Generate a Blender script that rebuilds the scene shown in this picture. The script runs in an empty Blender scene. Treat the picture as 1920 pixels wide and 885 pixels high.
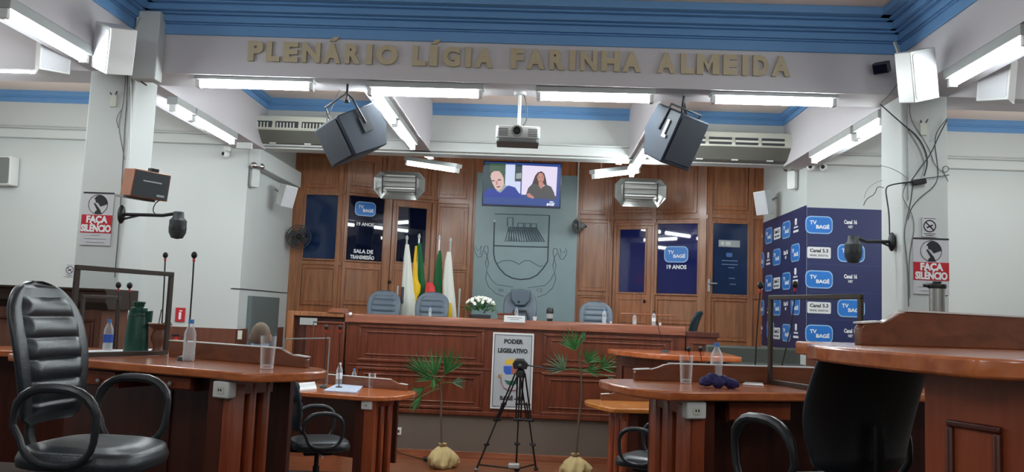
import bpy, bmesh, math, random
from mathutils import Vector, Matrix
random.seed(7)
PI = math.pi
C = bpy.context.scene.collection
sc = bpy.context.scene

# ------------------------------------------------------------------ camera
FPX = 1549.9
CAMZ = 1.9
_y, _p, _r = math.radians(-2.0395), math.radians(5.4149), math.radians(2.2946)
_f = Vector((math.sin(_y)*math.cos(_p), math.cos(_y)*math.cos(_p), math.sin(_p)))
_ri = Vector((math.cos(_y), -math.sin(_y), 0))
_u = _ri.cross(_f)
RT = math.cos(_r)*_ri + math.sin(_r)*_u
UP = -math.sin(_r)*_ri + math.cos(_r)*_u
FW = _f
CAM = Vector((0, 0, CAMZ))
cd = bpy.data.cameras.new('camera')
cam = bpy.data.objects.new('camera', cd)
C.objects.link(cam)
cd.sensor_width = 36
cd.lens = FPX/1920*36
cd.clip_start = .05
m = Matrix.Identity(4)
for i in range(3):
    m[i][0], m[i][1], m[i][2], m[i][3] = RT[i], UP[i], -FW[i], CAM[i]
cam.matrix_world = m
sc.camera = cam

# ------------------------------------------------------------------ world, exposure, lights behind the viewer
sc.view_settings.view_transform = 'Standard'
sc.view_settings.look = 'None'
sc.view_settings.gamma = 1
sc.view_settings.use_curve_mapping = False
sc.view_settings.exposure = 0.0
TUBE_POWER = 75.0
HALL_LAMP = 62.0
W_ = bpy.data.worlds.new('world')
sc.world = W_
W_.use_nodes = True
W_.node_tree.nodes['Background'].inputs[0].default_value = (.55, .6, .68, 1)
W_.node_tree.nodes['Background'].inputs[1].default_value = .05
for (lx, ly, lz_, k) in ((-3.2, 3.0, 3.85, .5), (2.7, 3.0, 3.85, .5), (-3.2, 0.0, 3.85, 1), (2.7, 0.0, 3.85, 1), (0, -2.0, 3.85, 1), (-6.5, 6.2, 3.7, 1.3), (6.2, 6.2, 3.7, 1.3), (-6.5, 9.4, 3.7, .8), (6.2, 9.4, 3.7, .8)):   # lamps of the hall over and beside the audience, out of the picture
    ld = bpy.data.lights.new('hall_lamp', 'POINT')
    ld.shadow_soft_size = .3
    ld.energy = HALL_LAMP*k; ld.color = (.94, .985, 1)
    lo = bpy.data.objects.new('hall_lamp', ld); C.objects.link(lo)
    lo.location = (lx, ly, lz_)


def ray(x, y):
    return RT*(x-960) + UP*(442.5-y) + FW*FPX


def at(x, y, Y):                      # point of the photograph on the plane at depth Y
    d = ray(x, y)
    return CAM + d*(Y/d.y)


def atz(x, y, z):
    d = ray(x, y)
    return CAM + d*((z-CAMZ)/d.z)


def atx(x, y, X):
    d = ray(x, y)
    return CAM + d*(X/d.x)


def hor(x):
    return 591.5+.0400*(x-1009.5)


# ------------------------------------------------------------------ materials
def nt(name):
    mt = bpy.data.materials.new(name)
    mt.use_nodes = True
    n = mt.node_tree
    return mt, n, n.nodes['Principled BSDF']


def setp(b, **k):
    for a, v in k.items():
        a = a.replace('_', ' ')
        if a in b.inputs:
            b.inputs[a].default_value = v


def rgb(r, g, b):                     # sRGB 0..255 to linear
    f = lambda c: (c/255/12.92) if c/255 <= .04045 else ((c/255+.055)/1.055)**2.4
    return (f(r), f(g), f(b), 1)


def plain(name, col, rough=.5, metal=0, var=.08, scale=8, bump=0, spec=.5, coat=0):
    mt, n, b = nt(name)
    tc = n.nodes.new('ShaderNodeTexCoord')
    nz = n.nodes.new('ShaderNodeTexNoise'); nz.inputs['Scale'].default_value = scale; nz.inputs['Detail'].default_value = 4
    n.links.new(tc.outputs['Object'], nz.inputs['Vector'])
    mx = n.nodes.new('ShaderNodeMix'); mx.data_type = 'RGBA'
    mx.inputs[6].default_value = tuple(c*(1-var) for c in col[:3])+(1,)
    mx.inputs[7].default_value = tuple(min(1, c*(1+var)) for c in col[:3])+(1,)
    n.links.new(nz.outputs['Fac'], mx.inputs[0])
    n.links.new(mx.outputs[2], b.inputs['Base Color'])
    setp(b, Roughness=rough, Metallic=metal, Specular_IOR_Level=spec, Coat_Weight=coat)
    if bump:
        bp = n.nodes.new('ShaderNodeBump'); bp.inputs['Strength'].default_value = bump; bp.inputs['Distance'].default_value = .01
        n2 = n.nodes.new('ShaderNodeTexNoise'); n2.inputs['Scale'].default_value = scale*12
        n.links.new(tc.outputs['Object'], n2.inputs['Vector'])
        n.links.new(n2.outputs['Fac'], bp.inputs['Height']); n.links.new(bp.outputs[0], b.inputs['Normal'])
    return mt


def wood(name, c1, c2, axis='z', rough=.35, coat=.3, scale=1.0, spec=.5):
    mt, n, b = nt(name)
    tc = n.nodes.new('ShaderNodeTexCoord')
    mp = n.nodes.new('ShaderNodeMapping')
    s = {'x': (1.2, 14, 14), 'y': (14, 1.2, 14), 'z': (14, 14, 1.2)}[axis]
    mp.inputs['Scale'].default_value = tuple(v*scale for v in s)
    n.links.new(tc.outputs['Object'], mp.inputs[0])
    nz = n.nodes.new('ShaderNodeTexNoise'); nz.inputs['Scale'].default_value = 1.3; nz.inputs['Detail'].default_value = 7
    nz.inputs['Roughness'].default_value = .62; nz.inputs['Distortion'].default_value = .5
    n.links.new(mp.outputs[0], nz.inputs['Vector'])
    rp = n.nodes.new('ShaderNodeValToRGB')
    rp.color_ramp.elements[0].position = .33; rp.color_ramp.elements[0].color = c1
    rp.color_ramp.elements[1].position = .68; rp.color_ramp.elements[1].color = c2
    n.links.new(nz.outputs['Fac'], rp.inputs[0]); n.links.new(rp.outputs[0], b.inputs['Base Color'])
    setp(b, Roughness=rough, Coat_Weight=coat, Coat_Roughness=.15, Specular_IOR_Level=spec)
    bp = n.nodes.new('ShaderNodeBump'); bp.inputs['Strength'].default_value = .08; bp.inputs['Distance'].default_value = .005
    n.links.new(nz.outputs['Fac'], bp.inputs['Height']); n.links.new(bp.outputs[0], b.inputs['Normal'])
    return mt


def glow(name, col, s):
    mt, n, b = nt(name)
    setp(b, Base_Color=(0, 0, 0, 1), Emission_Color=col, Emission_Strength=s, Roughness=.4)
    return mt


def clear(name, tint=(1, 1, 1, 1), refl=.12, rough=.02):      # acrylic and water bottle walls: mostly see-through
    mt, n, b = nt(name)
    out = n.nodes['Material Output']
    tr = n.nodes.new('ShaderNodeBsdfTransparent'); tr.inputs[0].default_value = tint
    gl = n.nodes.new('ShaderNodeBsdfGlossy'); gl.inputs['Roughness'].default_value = rough
    fr = n.nodes.new('ShaderNodeLayerWeight'); fr.inputs['Blend'].default_value = refl
    mx = n.nodes.new('ShaderNodeMixShader')
    n.links.new(fr.outputs['Fresnel'], mx.inputs[0]); n.links.new(tr.outputs[0], mx.inputs[1]); n.links.new(gl.outputs[0], mx.inputs[2])
    n.links.new(mx.outputs[0], out.inputs[0])
    return mt



def edgy(name, col, blend, rough=.1, base=.04):      # blown glass and thin plastic: see-through face-on, bright edge reflections painted as pale rims
    mt, n, b = nt(name)
    out = n.nodes['Material Output']
    setp(b, Base_Color=col, Roughness=rough, Specular_IOR_Level=.8)
    tr = n.nodes.new('ShaderNodeBsdfTransparent')
    lw = n.nodes.new('ShaderNodeLayerWeight'); lw.inputs['Blend'].default_value = blend
    mr = n.nodes.new('ShaderNodeMapRange'); mr.inputs['To Min'].default_value = base; mr.inputs['To Max'].default_value = .75
    mx = n.nodes.new('ShaderNodeMixShader')
    n.links.new(lw.outputs['Facing'], mr.inputs['Value']); n.links.new(mr.outputs[0], mx.inputs[0])
    n.links.new(tr.outputs[0], mx.inputs[1]); n.links.new(b.outputs[0], mx.inputs[2]); n.links.new(mx.outputs[0], out.inputs[0])
    return mt


M = {}
M['wall'] = plain('white wall paint', rgb(198, 203, 201), .7, var=.03, scale=1.5, bump=.04)
M['wall2'] = plain('wall paint lower', rgb(196, 200, 202), .75, var=.04, scale=2)
M['beam'] = plain('beam paint', rgb(196, 194, 198), .7, var=.03, scale=2)
M['blue'] = plain('blue moulding paint', rgb(104, 152, 200), .6, var=.06, scale=3)
M['ceil'] = plain('ceiling paint', rgb(236, 220, 208), .8, var=.03)
M['wwood'] = wood('panelling wood', rgb(130, 74, 40), rgb(174, 106, 60), 'z', .38, .25)
M['wwoodd'] = wood('panelling frame wood', rgb(124, 76, 46), rgb(164, 108, 70), 'z', .38, .25)
M['rwood'] = wood('rostrum wood', rgb(84, 38, 22), rgb(118, 58, 34), 'z', .32, .3)
M['rtop'] = wood('rostrum top wood', rgb(128, 74, 54), rgb(158, 98, 74), 'x', .3, .4)
M['dtop'] = wood('desk top wood', rgb(166, 86, 46), rgb(204, 118, 68), 'x', .22, .6)
M['dwood'] = wood('desk side wood', rgb(128, 56, 30), rgb(160, 78, 44), 'z', .35, .3)
M['ddark'] = wood('dark desk wood', rgb(66, 26, 16), rgb(92, 40, 26), 'z', .4, .2)
M['priser'] = wood('riser wood', rgb(98, 54, 32), rgb(126, 74, 46), 'x', .35, .3)
M['ytop'] = wood('yellow desk wood', rgb(176, 104, 44), rgb(206, 132, 62), 'x', .25, .5)
M['floor'] = wood('floor boards', rgb(104, 56, 34), rgb(150, 88, 56), 'x', .3, .4, .5)
M['tier'] = plain('terrace carpet', rgb(58, 44, 38), .9, bump=.1)
M['rbase'] = plain('brown base paint', rgb(104, 92, 82), .7, var=.06, scale=4, bump=.05)
M['skirt'] = wood('skirting wood', rgb(128, 72, 46), rgb(160, 96, 66), 'x', .4, .2)
M['stone'] = plain('grey stone', rgb(128, 148, 150), .35, var=.07, scale=5, bump=.05)
M['engr'] = plain('engraved line', rgb(62, 76, 84), .6)
M['engr2'] = plain('engraved fine line', rgb(84, 100, 108), .6)
M['acshade'] = plain('shaded cream underside', rgb(104, 106, 98), .7)  # shade of the downward face put into the colour
M['wht'] = plain('white plastic', rgb(214, 216, 214), .45, var=.03)
M['cream'] = plain('cream plastic', rgb(206, 210, 196), .5, var=.03)
M['grey'] = plain('grey plastic', rgb(120, 124, 122), .5)
M['lgrey'] = plain('light grey metal', rgb(166, 170, 168), .45, metal=.2)
M['dgrey'] = plain('dark grey plastic', rgb(52, 56, 60), .5)
M['blk'] = plain('black plastic', rgb(22, 23, 25), .45)
M['frame'] = plain('dark bronze frame', rgb(66, 56, 50), .45, metal=.3)
M['spk'] = plain('speaker cabinet', rgb(48, 58, 72), .55, bump=.15, scale=20)
M['spkg'] = plain('speaker grille', rgb(36, 46, 60), .6, bump=.4, scale=60)
M['lea'] = plain('black leather', rgb(38, 45, 50), .33, var=.1, scale=14, bump=.12, spec=.6)
M['leab'] = plain('slate leather', rgb(84, 96, 108), .42, var=.08, scale=14, bump=.1)
M['leag'] = plain('dark green leather', rgb(20, 46, 52), .45, bump=.1)
M['arm'] = plain('black armrest', rgb(40, 43, 47), .35)
M['chr'] = plain('chrome', rgb(190, 192, 194), .22, metal=1, var=.03)
M['stl'] = plain('brushed steel', rgb(172, 172, 168), .3, metal=.85, var=.08, scale=30)
M['red'] = plain('sign red', rgb(186, 30, 44), .5, var=.04)
M['ink'] = plain('black print', rgb(30, 30, 34), .6)
M['paper'] = plain('paper', rgb(226, 228, 230), .7, var=.02)
M['paperg'] = plain('sign paper', rgb(200, 200, 204), .6, var=.02)
M['ptxt'] = plain('white print', rgb(235, 238, 240), .6, var=.01)
M['gold'] = plain('letter gold', rgb(182, 170, 142), .38, metal=.15, var=.12, scale=5)
M['navy'] = plain('navy banner', rgb(34, 42, 88), .45, var=.1, scale=3)
M['sky'] = plain('logo blue', rgb(34, 116, 200), .4, var=.2, scale=3)
M['rim'] = plain('logo rim', rgb(150, 190, 226), .4)
M['pane'] = plain('dark window film', rgb(14, 20, 44), .018, var=.2, scale=3, spec=.7)
M['paneb'] = plain('blue window film', rgb(34, 38, 92), .02, var=.25, scale=2, spec=.7)
M['panel'] = plain('navy poster pane', rgb(20, 42, 78), .12, var=.25, scale=3)
M['green'] = plain('thermos green', rgb(20, 72, 58), .35, var=.1)
M['leafm'] = plain('palm leaf', rgb(62, 116, 60), .5, var=.3, scale=20)
M['leafg'] = plain('palm leaf grey', rgb(92, 122, 92), .5, var=.3, scale=20)
M['trunk'] = plain('palm trunk', rgb(92, 76, 62), .8, var=.2, scale=30, bump=.3)
M['burlap'] = plain('burlap', rgb(186, 164, 116), .9, var=.15, scale=14, bump=.4)
M['clay'] = plain('gourd brown', rgb(122, 78, 58), .55, var=.2, scale=12)
M['fwhite'] = plain('white cloth', rgb(214, 216, 206), .8, var=.04)
M['fgreen'] = plain('green cloth', rgb(14, 92, 48), .8, var=.06)
M['fyel'] = plain('yellow cloth', rgb(226, 182, 30), .8, var=.06)
M['petal'] = plain('white petal', rgb(236, 238, 226), .7, var=.03)
M['mask'] = plain('navy cloth', rgb(36, 34, 88), .8, var=.15, scale=30, bump=.2)
M['skin'] = plain('skin', rgb(176, 128, 104), .55, var=.05)
M['hair'] = plain('grey brown hair', rgb(118, 100, 84), .7, var=.15, scale=40, bump=.3)
M['shirt'] = plain('pale blue shirt', rgb(160, 176, 206), .8)
mt, n_, b_ = nt('shirt and trousers'); M['clothes'] = mt      # pale shirt, dark trousers, bare hands, black shoes
_tc = n_.nodes.new('ShaderNodeTexCoord'); _sx = n_.nodes.new('ShaderNodeSeparateXYZ'); n_.links.new(_tc.outputs['Object'], _sx.inputs[0])
def _cut(sock, v):
    q = n_.nodes.new('ShaderNodeMath'); q.operation = 'GREATER_THAN'; n_.links.new(_sx.outputs[sock], q.inputs[0]); q.inputs[1].default_value = v; return q.outputs[0]
def _mix(f, a, b):
    q = n_.nodes.new('ShaderNodeMix'); q.data_type = 'RGBA'; n_.links.new(f, q.inputs[0])
    for i, c in ((6, a), (7, b)):
        if isinstance(c, tuple): q.inputs[i].default_value = c
        else: n_.links.new(c, q.inputs[i])
    return q.outputs[2]
_up = _mix(_cut('Y', .23), rgb(160, 176, 206), rgb(176, 128, 104))
_lo = _mix(_cut('Z', .10), rgb(20, 20, 22), rgb(44, 48, 60))
n_.links.new(_mix(_cut('Z', .63), _lo, _up), b_.inputs['Base Color']); setp(b_, Roughness=.8)
M['bench'] = plain('grey green upholstery', rgb(56, 60, 54), .6, bump=.1)
M['cap'] = plain('bottle cap blue', rgb(70, 130, 200), .4)
M['bluel'] = plain('bottle label blue', rgb(50, 90, 180), .5)
M['redm'] = plain('red ring', rgb(200, 24, 30), .4)
M['ink2'] = plain('crest yellow', rgb(212, 168, 40), .6)
M['tube'] = glow('fluorescent tube', (.90, .98, 1, 1), TUBE_POWER)
M['tubes'] = glow('fluorescent tube niche', (.90, .98, 1, 1), TUBE_POWER*.35)
M['acr'] = clear('acrylic', (.97, .98, .98, 1), .08)
M['btl'] = edgy('bottle plastic', (.82, .88, .92, 1), .45, .15, .14)
M['gls'] = edgy('tumbler glass', (.90, .93, .95, 1), .22, .04, .02)
mt, n_, b_ = nt('water'); setp(b_, Base_Color=(.8, .85, .88, 1), Roughness=.1, Alpha=.34); M['water'] = mt
for k, c, s in (('sbg', (44, 70, 140), 1), ('sdk', (40, 62, 66), 1), ('sgrn', (58, 86, 66), 1), ('slt', (205, 214, 240), 1), ('spk2', (226, 216, 240), 1),
                ('sface', (214, 178, 172), 1), ('sface2', (190, 130, 116), 1), ('sswt', (30, 52, 150), 1), ('sdress', (74, 72, 74), 1),
                ('shair', (62, 40, 44), 1), ('sgry', (150, 160, 160), 1), ('swht', (240, 245, 255), 1), ('smark', (86, 58, 66), 1)):
    M[k] = glow('screen '+k, rgb(*c), s)


# ------------------------------------------------------------------ mesh helpers
I4 = Matrix.Identity(4)


def frame_M(o, xdir, up=Vector((0, 0, 1))):
    """local frame: x along xdir (horizontal), z up, y away from the viewer"""
    x = Vector(xdir).normalized(); z = Vector(up).normalized(); y = z.cross(x).normalized(); x = y.cross(z)
    mm = Matrix.Identity(4)
    for i in range(3):
        mm[i][0], mm[i][1], mm[i][2], mm[i][3] = x[i], y[i], z[i], o[i]
    return mm


class MB:
    def __init__(s, M0=None):
        s.bm = bmesh.new(); s.M = M0 or I4

    def v(s, p, Mx=None):
        p = Vector(p)
        if Mx is not None: p = Mx @ p
        return s.bm.verts.new(s.M @ p)

    def hexa(s, P, Mx=None):
        v = [s.v(p, Mx) for p in P]
        for f in ((0, 3, 2, 1), (4, 5, 6, 7), (0, 1, 5, 4), (1, 2, 6, 5), (2, 3, 7, 6), (3, 0, 4, 7)):
            s.bm.faces.new([v[i] for i in f])
        return s

    def box(s, x0, x1, y0, y1, z0, z1, Mx=None):
        return s.hexa([(x0, y0, z0), (x1, y0, z0), (x1, y1, z0), (x0, y1, z0), (x0, y0, z1), (x1, y0, z1), (x1, y1, z1), (x0, y1, z1)], Mx)

    def prism(s, poly, h0, h1, Mx=None, axis='z'):
        f = {'z': lambda p, h: (p[0], p[1], h), 'y': lambda p, h: (p[0], h, p[1]), 'x': lambda p, h: (h, p[0], p[1])}[axis]
        a = [s.v(f(p, h0), Mx) for p in poly]; b = [s.v(f(p, h1), Mx) for p in poly]
        n = len(poly)
        s.bm.faces.new(a[::-1]); s.bm.faces.new(b)
        for i in range(n):
            s.bm.faces.new([a[i], a[(i+1) % n], b[(i+1) % n], b[i]])
        return s

    def lathe(s, prof, n=24, c=(0, 0, 0), Mx=None, sx=1, sy=1):
        rings = []
        for r, z in prof:
            if r < 1e-5:
                rings.append([s.v((c[0], c[1], c[2]+z), Mx)])
            else:
                rings.append([s.v((c[0]+sx*r*math.cos(2*PI*i/n), c[1]+sy*r*math.sin(2*PI*i/n), c[2]+z), Mx) for i in range(n)])
        for a, b in zip(rings, rings[1:]):
            for i in range(n):
                j = (i+1) % n
                q = [a[i % len(a)], a[j % len(a)], b[j % len(b)], b[i % len(b)]]
                u = []
                for w in q:
                    if w not in u: u.append(w)
                if len(u) > 2:
                    s.bm.faces.new(u)
        for e, rev in ((rings[0], True), (rings[-1], False)):
            if len(e) > 2: s.bm.faces.new(e[::-1] if rev else e)
        return s

    def tube(s, pts, r, n=8, Mx=None, closed=False, flat=1.0):
        pts = [Vector(p) for p in pts]
        N = len(pts); R = r if isinstance(r, (list, tuple)) else [r]*N
        rings = []; nrm = None
        for i, p in enumerate(pts):
            a = pts[(i-1) % N] if (i or closed) else pts[0]
            b = pts[(i+1) % N] if (i < N-1 or closed) else pts[-1]
            t = (b-a).normalized()
            if nrm is None:
                nrm = t.orthogonal().normalized() if abs(t.z) > .9 or True else None
                k = Vector((0, 0, 1)) if abs(t.z) < .9 else Vector((0, 1, 0))
                nrm = (k-t*k.dot(t)).normalized()
            nrm = (nrm-t*nrm.dot(t)).normalized()
            bn = t.cross(nrm)
            rings.append([s.v(p+(nrm*math.cos(2*PI*j/n)*flat+bn*math.sin(2*PI*j/n))*R[i], Mx) for j in range(n)])
        for i in range(N if closed else N-1):
            a, b = rings[i], rings[(i+1) % N]
            for j in range(n):
                s.bm.faces.new([a[j], a[(j+1) % n], b[(j+1) % n], b[j]])
        if not closed:
            s.bm.faces.new(rings[0][::-1]); s.bm.faces.new(rings[-1])
        return s

    def ball(s, c, r, n=12, Mx=None):
        r = (r, r, r) if not isinstance(r, (tuple, list)) else r
        prof = [(math.sin(PI*i/n), -math.cos(PI*i/n)) for i in range(n+1)]
        T = Matrix.Translation(c) @ Matrix.Diagonal((r[0], r[1], r[2], 1))
        return s.lathe([(max(0, a) if a > 1e-4 else 0, b) for a, b in prof], n*2, (0, 0, 0), (Mx @ T) if Mx is not None else T)

    def ring(s, u0, u1, z0, z1, w, y0, y1, Mx=None):      # picture frame in the local xz plane
        s.box(u0, u1, y0, y1, z1-w, z1, Mx); s.box(u0, u1, y0, y1, z0, z0+w, Mx)
        s.box(u0, u0+w, y0, y1, z0+w, z1-w, Mx); s.box(u1-w, u1, y0, y1, z0+w, z1-w, Mx)
        return s

    def text(s, txt, size, depth, Mx, bold=0.0, align='CENTER', wide=1.0, shear=0):
        cu = bpy.data.curves.new('t', 'FONT'); cu.body = txt; cu.size = size; cu.extrude = depth/2
        cu.offset = bold*size; cu.align_x = align; cu.align_y = 'CENTER'; cu.resolution_u = 3; cu.shear = shear
        ob = bpy.data.objects.new('t', cu)
        me = bpy.data.meshes.new_from_object(ob)
        # text plane (x, y) -> local (x, z), front towards -y
        T = Mx @ Matrix(((wide, 0, 0, 0), (0, 0, -1, 0), (0, 1, 0, 0), (0, 0, 0, 1)))
        me.transform(s.M @ T)
        s.bm.from_mesh(me)
        bpy.data.meshes.remove(me); bpy.data.objects.remove(ob); bpy.data.curves.remove(cu)
        return s

    def build(s, name, mat, parent=None, smooth=False, bevel=0, sub=0, seg=2, ang=35):
        me = bpy.data.meshes.new(name)
        bmesh.ops.recalc_face_normals(s.bm, faces=s.bm.faces[:])
        s.bm.to_mesh(me); s.bm.free()
        me.materials.append(M[mat] if isinstance(mat, str) else mat)
        o = bpy.data.objects.new(name, me); C.objects.link(o)
        if parent: o.parent = parent
        if smooth:
            me.shade_smooth(); me.set_sharp_from_angle(angle=math.radians(ang))
        if bevel:
            b = o.modifiers.new('bevel', 'BEVEL'); b.width = bevel; b.segments = seg; b.limit_method = 'ANGLE'
            me.shade_smooth(); me.set_sharp_from_angle(angle=math.radians(80))
        if sub:
            q = o.modifiers.new('sub', 'SUBSURF'); q.levels = sub; q.render_levels = sub
            me.shade_smooth()
        return o


def tag(o, label, cat, group=None):
    o['label'] = label; o['category'] = cat
    if group: o['group'] = group
    return o


def thing(name, label, cat, loc=(0, 0, 0), rz=0, group=None, Mw=None):
    o = bpy.data.objects.new(name, None); C.objects.link(o)
    o.empty_display_size = .1
    if Mw is not None: o.matrix_world = Mw
    else:
        o.location = loc; o.rotation_euler = (0, 0, rz)
    return tag(o, label, cat, group)


def struct(o):
    o['kind'] = 'structure'
    return o


def dup(root, loc=None, rz=None, label=None, group=None, Mw=None):
    kids = {}
    for ob in list(C.objects):
        if ob.parent: kids.setdefault(ob.parent, []).append(ob)

    def rec(o, par):
        c = o.copy(); C.objects.link(c)
        if par: c.parent = par
        for k in kids.get(o, []): rec(k, c)
        return c
    r = rec(root, None)
    if Mw is not None: r.matrix_world = Mw
    if loc is not None: r.location = loc
    if rz is not None: r.rotation_euler = (0, 0, rz)
    if label: r['label'] = label
    if group: r['group'] = group
    return r


def arc(n, a0, a1, r, cx=0, cy=0, ry=None):
    ry = ry if ry is not None else r
    return [(cx+r*math.cos(a0+(a1-a0)*i/(n-1)), cy+ry*math.sin(a0+(a1-a0)*i/(n-1))) for i in range(n)]


def rrect(w, h, r, n=6, cx=0, cy=0):
    P = []
    for (sx, sy, a) in ((1, 1, 0), (-1, 1, PI/2), (-1, -1, PI), (1, -1, 3*PI/2)):
        P += arc(n, a, a+PI/2, r, cx+sx*(w/2-r), cy+sy*(h/2-r))
    return P


# ================================================================== THE ROOM
YB, YT = 7.6, 8.05        # big beam with the lettering
YW = 11.3                 # white cross wall with the opening of the stage niche
ZB = 4.06                 # underside of the beams
ZC = 4.79                 # ceiling
XL = -4.13; XR = 3.60     # sides of the niche
YN = 13.5; YS = 14.15     # panelled back wall
NZ = 5.0

struct(MB().box(-9, 9, -3.2, 15, -.1, 0).build('floor', 'floor'))
struct(MB().box(-9, 9, 5.3, 8.25, 0, .29).build('floor', 'tier'))
struct(MB().box(-9, 9, -3.2, 5.3, 0, .83).build('floor', 'tier'))
struct(MB().box(-9, 9, -3.2, 2.95, .83, 1.08).build('floor', 'tier'))
struct(MB().box(-9, 9, -3.2, YW+.25, ZC, ZC+.1).build('ceiling', 'ceil'))
b = MB(); b.box(-9, XL, YW, YW+.25, 0, ZC); b.box(XR, 9, YW, YW+.25, 0, ZC); b.box(XL, XR, YW, YW+.25, ZB+.02, ZC+.3)
struct(b.build('wall_back', 'wall'))
struct(MB().box(-9.2, -9, -3.2, YW+.25, 0, ZC+.1).build('wall_left', 'wall'))
struct(MB().box(9, 9.2, -3.2, YW+.25, 0, ZC+.1).build('wall_right', 'wall'))
struct(MB().box(-9.2, 9.2, -3.4, -3.2, 0, ZC+.1).build('wall_front', 'wall'))
struct(MB().box(XL-.2, XL, YW+.25, 15, 0, NZ).build('wall_niche_left', 'wall'))
struct(MB().box(XR, XR+.2, YW+.25, 15, 0, NZ).build('wall_niche_right', 'wall'))
struct(MB().box(XL-.2, XR+.2, YW+.25, 15, NZ, NZ+.1).build('ceiling', 'ceil'))
struct(MB().box(XL, XR, 15, 15.1, 0, NZ).build('wall_niche_back', 'wall'))
# cornice shelf along the cross wall and the box duct on the niche sides
b = MB(); b.box(-9, 9, YW-.10, YW, ZB+.04, ZB+.17); b.box(-9, 9, YW-.14, YW, ZB+.17, ZB+.19)
struct(b.build('trim_1', 'wall', bevel=.01))
p0 = atx(555, 322, XL)
b = MB(); b.box(XL, XL+.16, YW-.02, 13.3, ZB-.24, ZB+.02)
struct(b.build('trim_2', 'wall', bevel=.015))
# thin rail and lower band on the left wall, brown dado behind the desks
M['dado'] = wood('dado wood', rgb(92, 52, 38), rgb(116, 68, 50), 'z', .5, .1)
struct(MB().box(-9, XL, YW-.03, YW, 0, 1.55).build('trim_3', 'dado'))
struct(MB().box(XL, XL+.03, YW, 13.3, 0, 1.55).build('trim_4', 'dado'))
struct(MB().box(XR, 9, YW-.03, YW, 0, 1.55).build('trim_5', 'dado'))
q = at(440, 541, YW)
b = MB(); b.box(XL-.12, XL+.012, YW-.012, YW, q.z-.006, q.z+.006); b.box(XL, XL+.012, YW, 13.45, q.z-.006, q.z+.006)
struct(b.build('trim_6', 'dgrey'))
# big beam, columns, side beams, beams of the rear coffer
struct(MB().box(-9, 9, YB, YT, ZB, ZC).build('ceiling_beam', 'beam'))
cL0, cL1 = -4.37, -3.93
cR0, cR1 = 3.28, 3.70
struct(MB().box(cL0, cL1, YB, YT+.02, 0, ZC).build('column_left', 'wall', bevel=.02))
struct(MB().box(cR0, cR1, YB, YT+.02, 0, ZC).build('column_right', 'wall', bevel=.02))
struct(MB().box(cL0, cL1, -3.2, YB, ZB, ZC).build('ceiling_beam', 'beam'))
struct(MB().box(cR0, cR1, -3.2, YB, ZB, ZC).build('ceiling_beam', 'beam'))
struct(MB().box(cL0+.02, cL1+.02, YT, YW, ZB, ZC).build('ceiling_beam', 'beam'))
struct(MB().box(cR0, cR1, YT, YW, ZB, ZC).build('ceiling_beam', 'beam'))
struct(MB().box(-1.86, -1.58, YT, YW, ZB+.04, ZC).build('ceiling_beam', 'beam'))
struct(MB().box(1.16, 1.44, YT, YW, ZB+.04, ZC).build('ceiling_beam', 'beam'))


def crown(x0, x1, y0, y1, side, steps, z0):
    """stepped blue cornice; side = which face it clings to"""
    b = MB()
    n = len(steps)
    for i, (d, za, zb) in enumerate(steps):
        if side == 'y+': b.box(x0, x1, y1-d, y1, za, zb)      # hugs plane y=y1, grows towards -y
        if side == 'y-': b.box(x0, x1, y0, y0+d, za, zb)
        if side == 'x-': b.box(x0, x0+d, y0, y1, za, zb)
        if side == 'x+': b.box(x1-d, x1, y0, y1, za, zb)
    return b


MAINC = [(.02, 4.44, 4.54), (.035, 4.54, 4.555), (.06, 4.555, 4.62), (.10, 4.62, 4.64), (.15, 4.64, 4.70), (.20, 4.70, 4.72), (.28, 4.72, ZC)]
SMALL = [(.015, 4.63, 4.70), (.04, 4.70, 4.72), (.06, 4.72, ZC)]
struct(crown(cL1, cR0, 0, YB, 'y+', MAINC, 0).build('trim_7', 'blue', bevel=.006))
struct(crown(cL1, 0, -3.2, YB-.0, 'x-', MAINC, 0).build('trim_8', 'blue', bevel=.006))
struct(crown(0, cR0, -3.2, YB-.0, 'x+', MAINC, 0).build('trim_9', 'blue', bevel=.006))
for k, (xa, xb) in enumerate(((-9, cL0+.02), (cL1+.02, -1.86), (-1.58, 1.16), (1.44, cR0), (cR1, 9))):
    struct(crown(xa, xb, 0, YW, 'y+', SMALL, 0).build('trim_%d' % (10+k), 'blue'))
struct(crown(cL1+.02, 0, YT, YW-.06, 'x-', SMALL, 0).build('trim_15', 'blue'))
struct(crown(0, cR0, YT, YW-.06, 'x+', SMALL, 0).build('trim_16', 'blue'))
# white pilaster block at the left corner of the big beam
a = at(262, 32, YB-.03); c = at(305, 150, YB-.03)
struct(MB().box(-3.90, -3.67, YB-.14, YB-.0, ZB-.10, 4.62).build('trim_17', 'wall', bevel=.01))
# narrow rails on the white cross walls
for k, (xa, xb, yy, px) in enumerate(((-9, XL, 262, 300), (XR, 9, 307, 1850))):
    z = at(px, yy, YW).z
    struct(MB().box(xa, xb, YW-.02, YW, z-.006, z+.006).build('trim_%d' % (18+k), 'grey'))

# ------------------------------------------------------------------ panelled back wall of the niche
def plan(x, Y):
    return at(x, hor(x), Y).xy


PA = [Vector((XL, YN)), Vector(plan(636, YN)), Vector(plan(812, YS)), Vector(plan(1142, YS)), Vector(plan(1325, YN)), Vector((XR, YN))]


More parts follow.
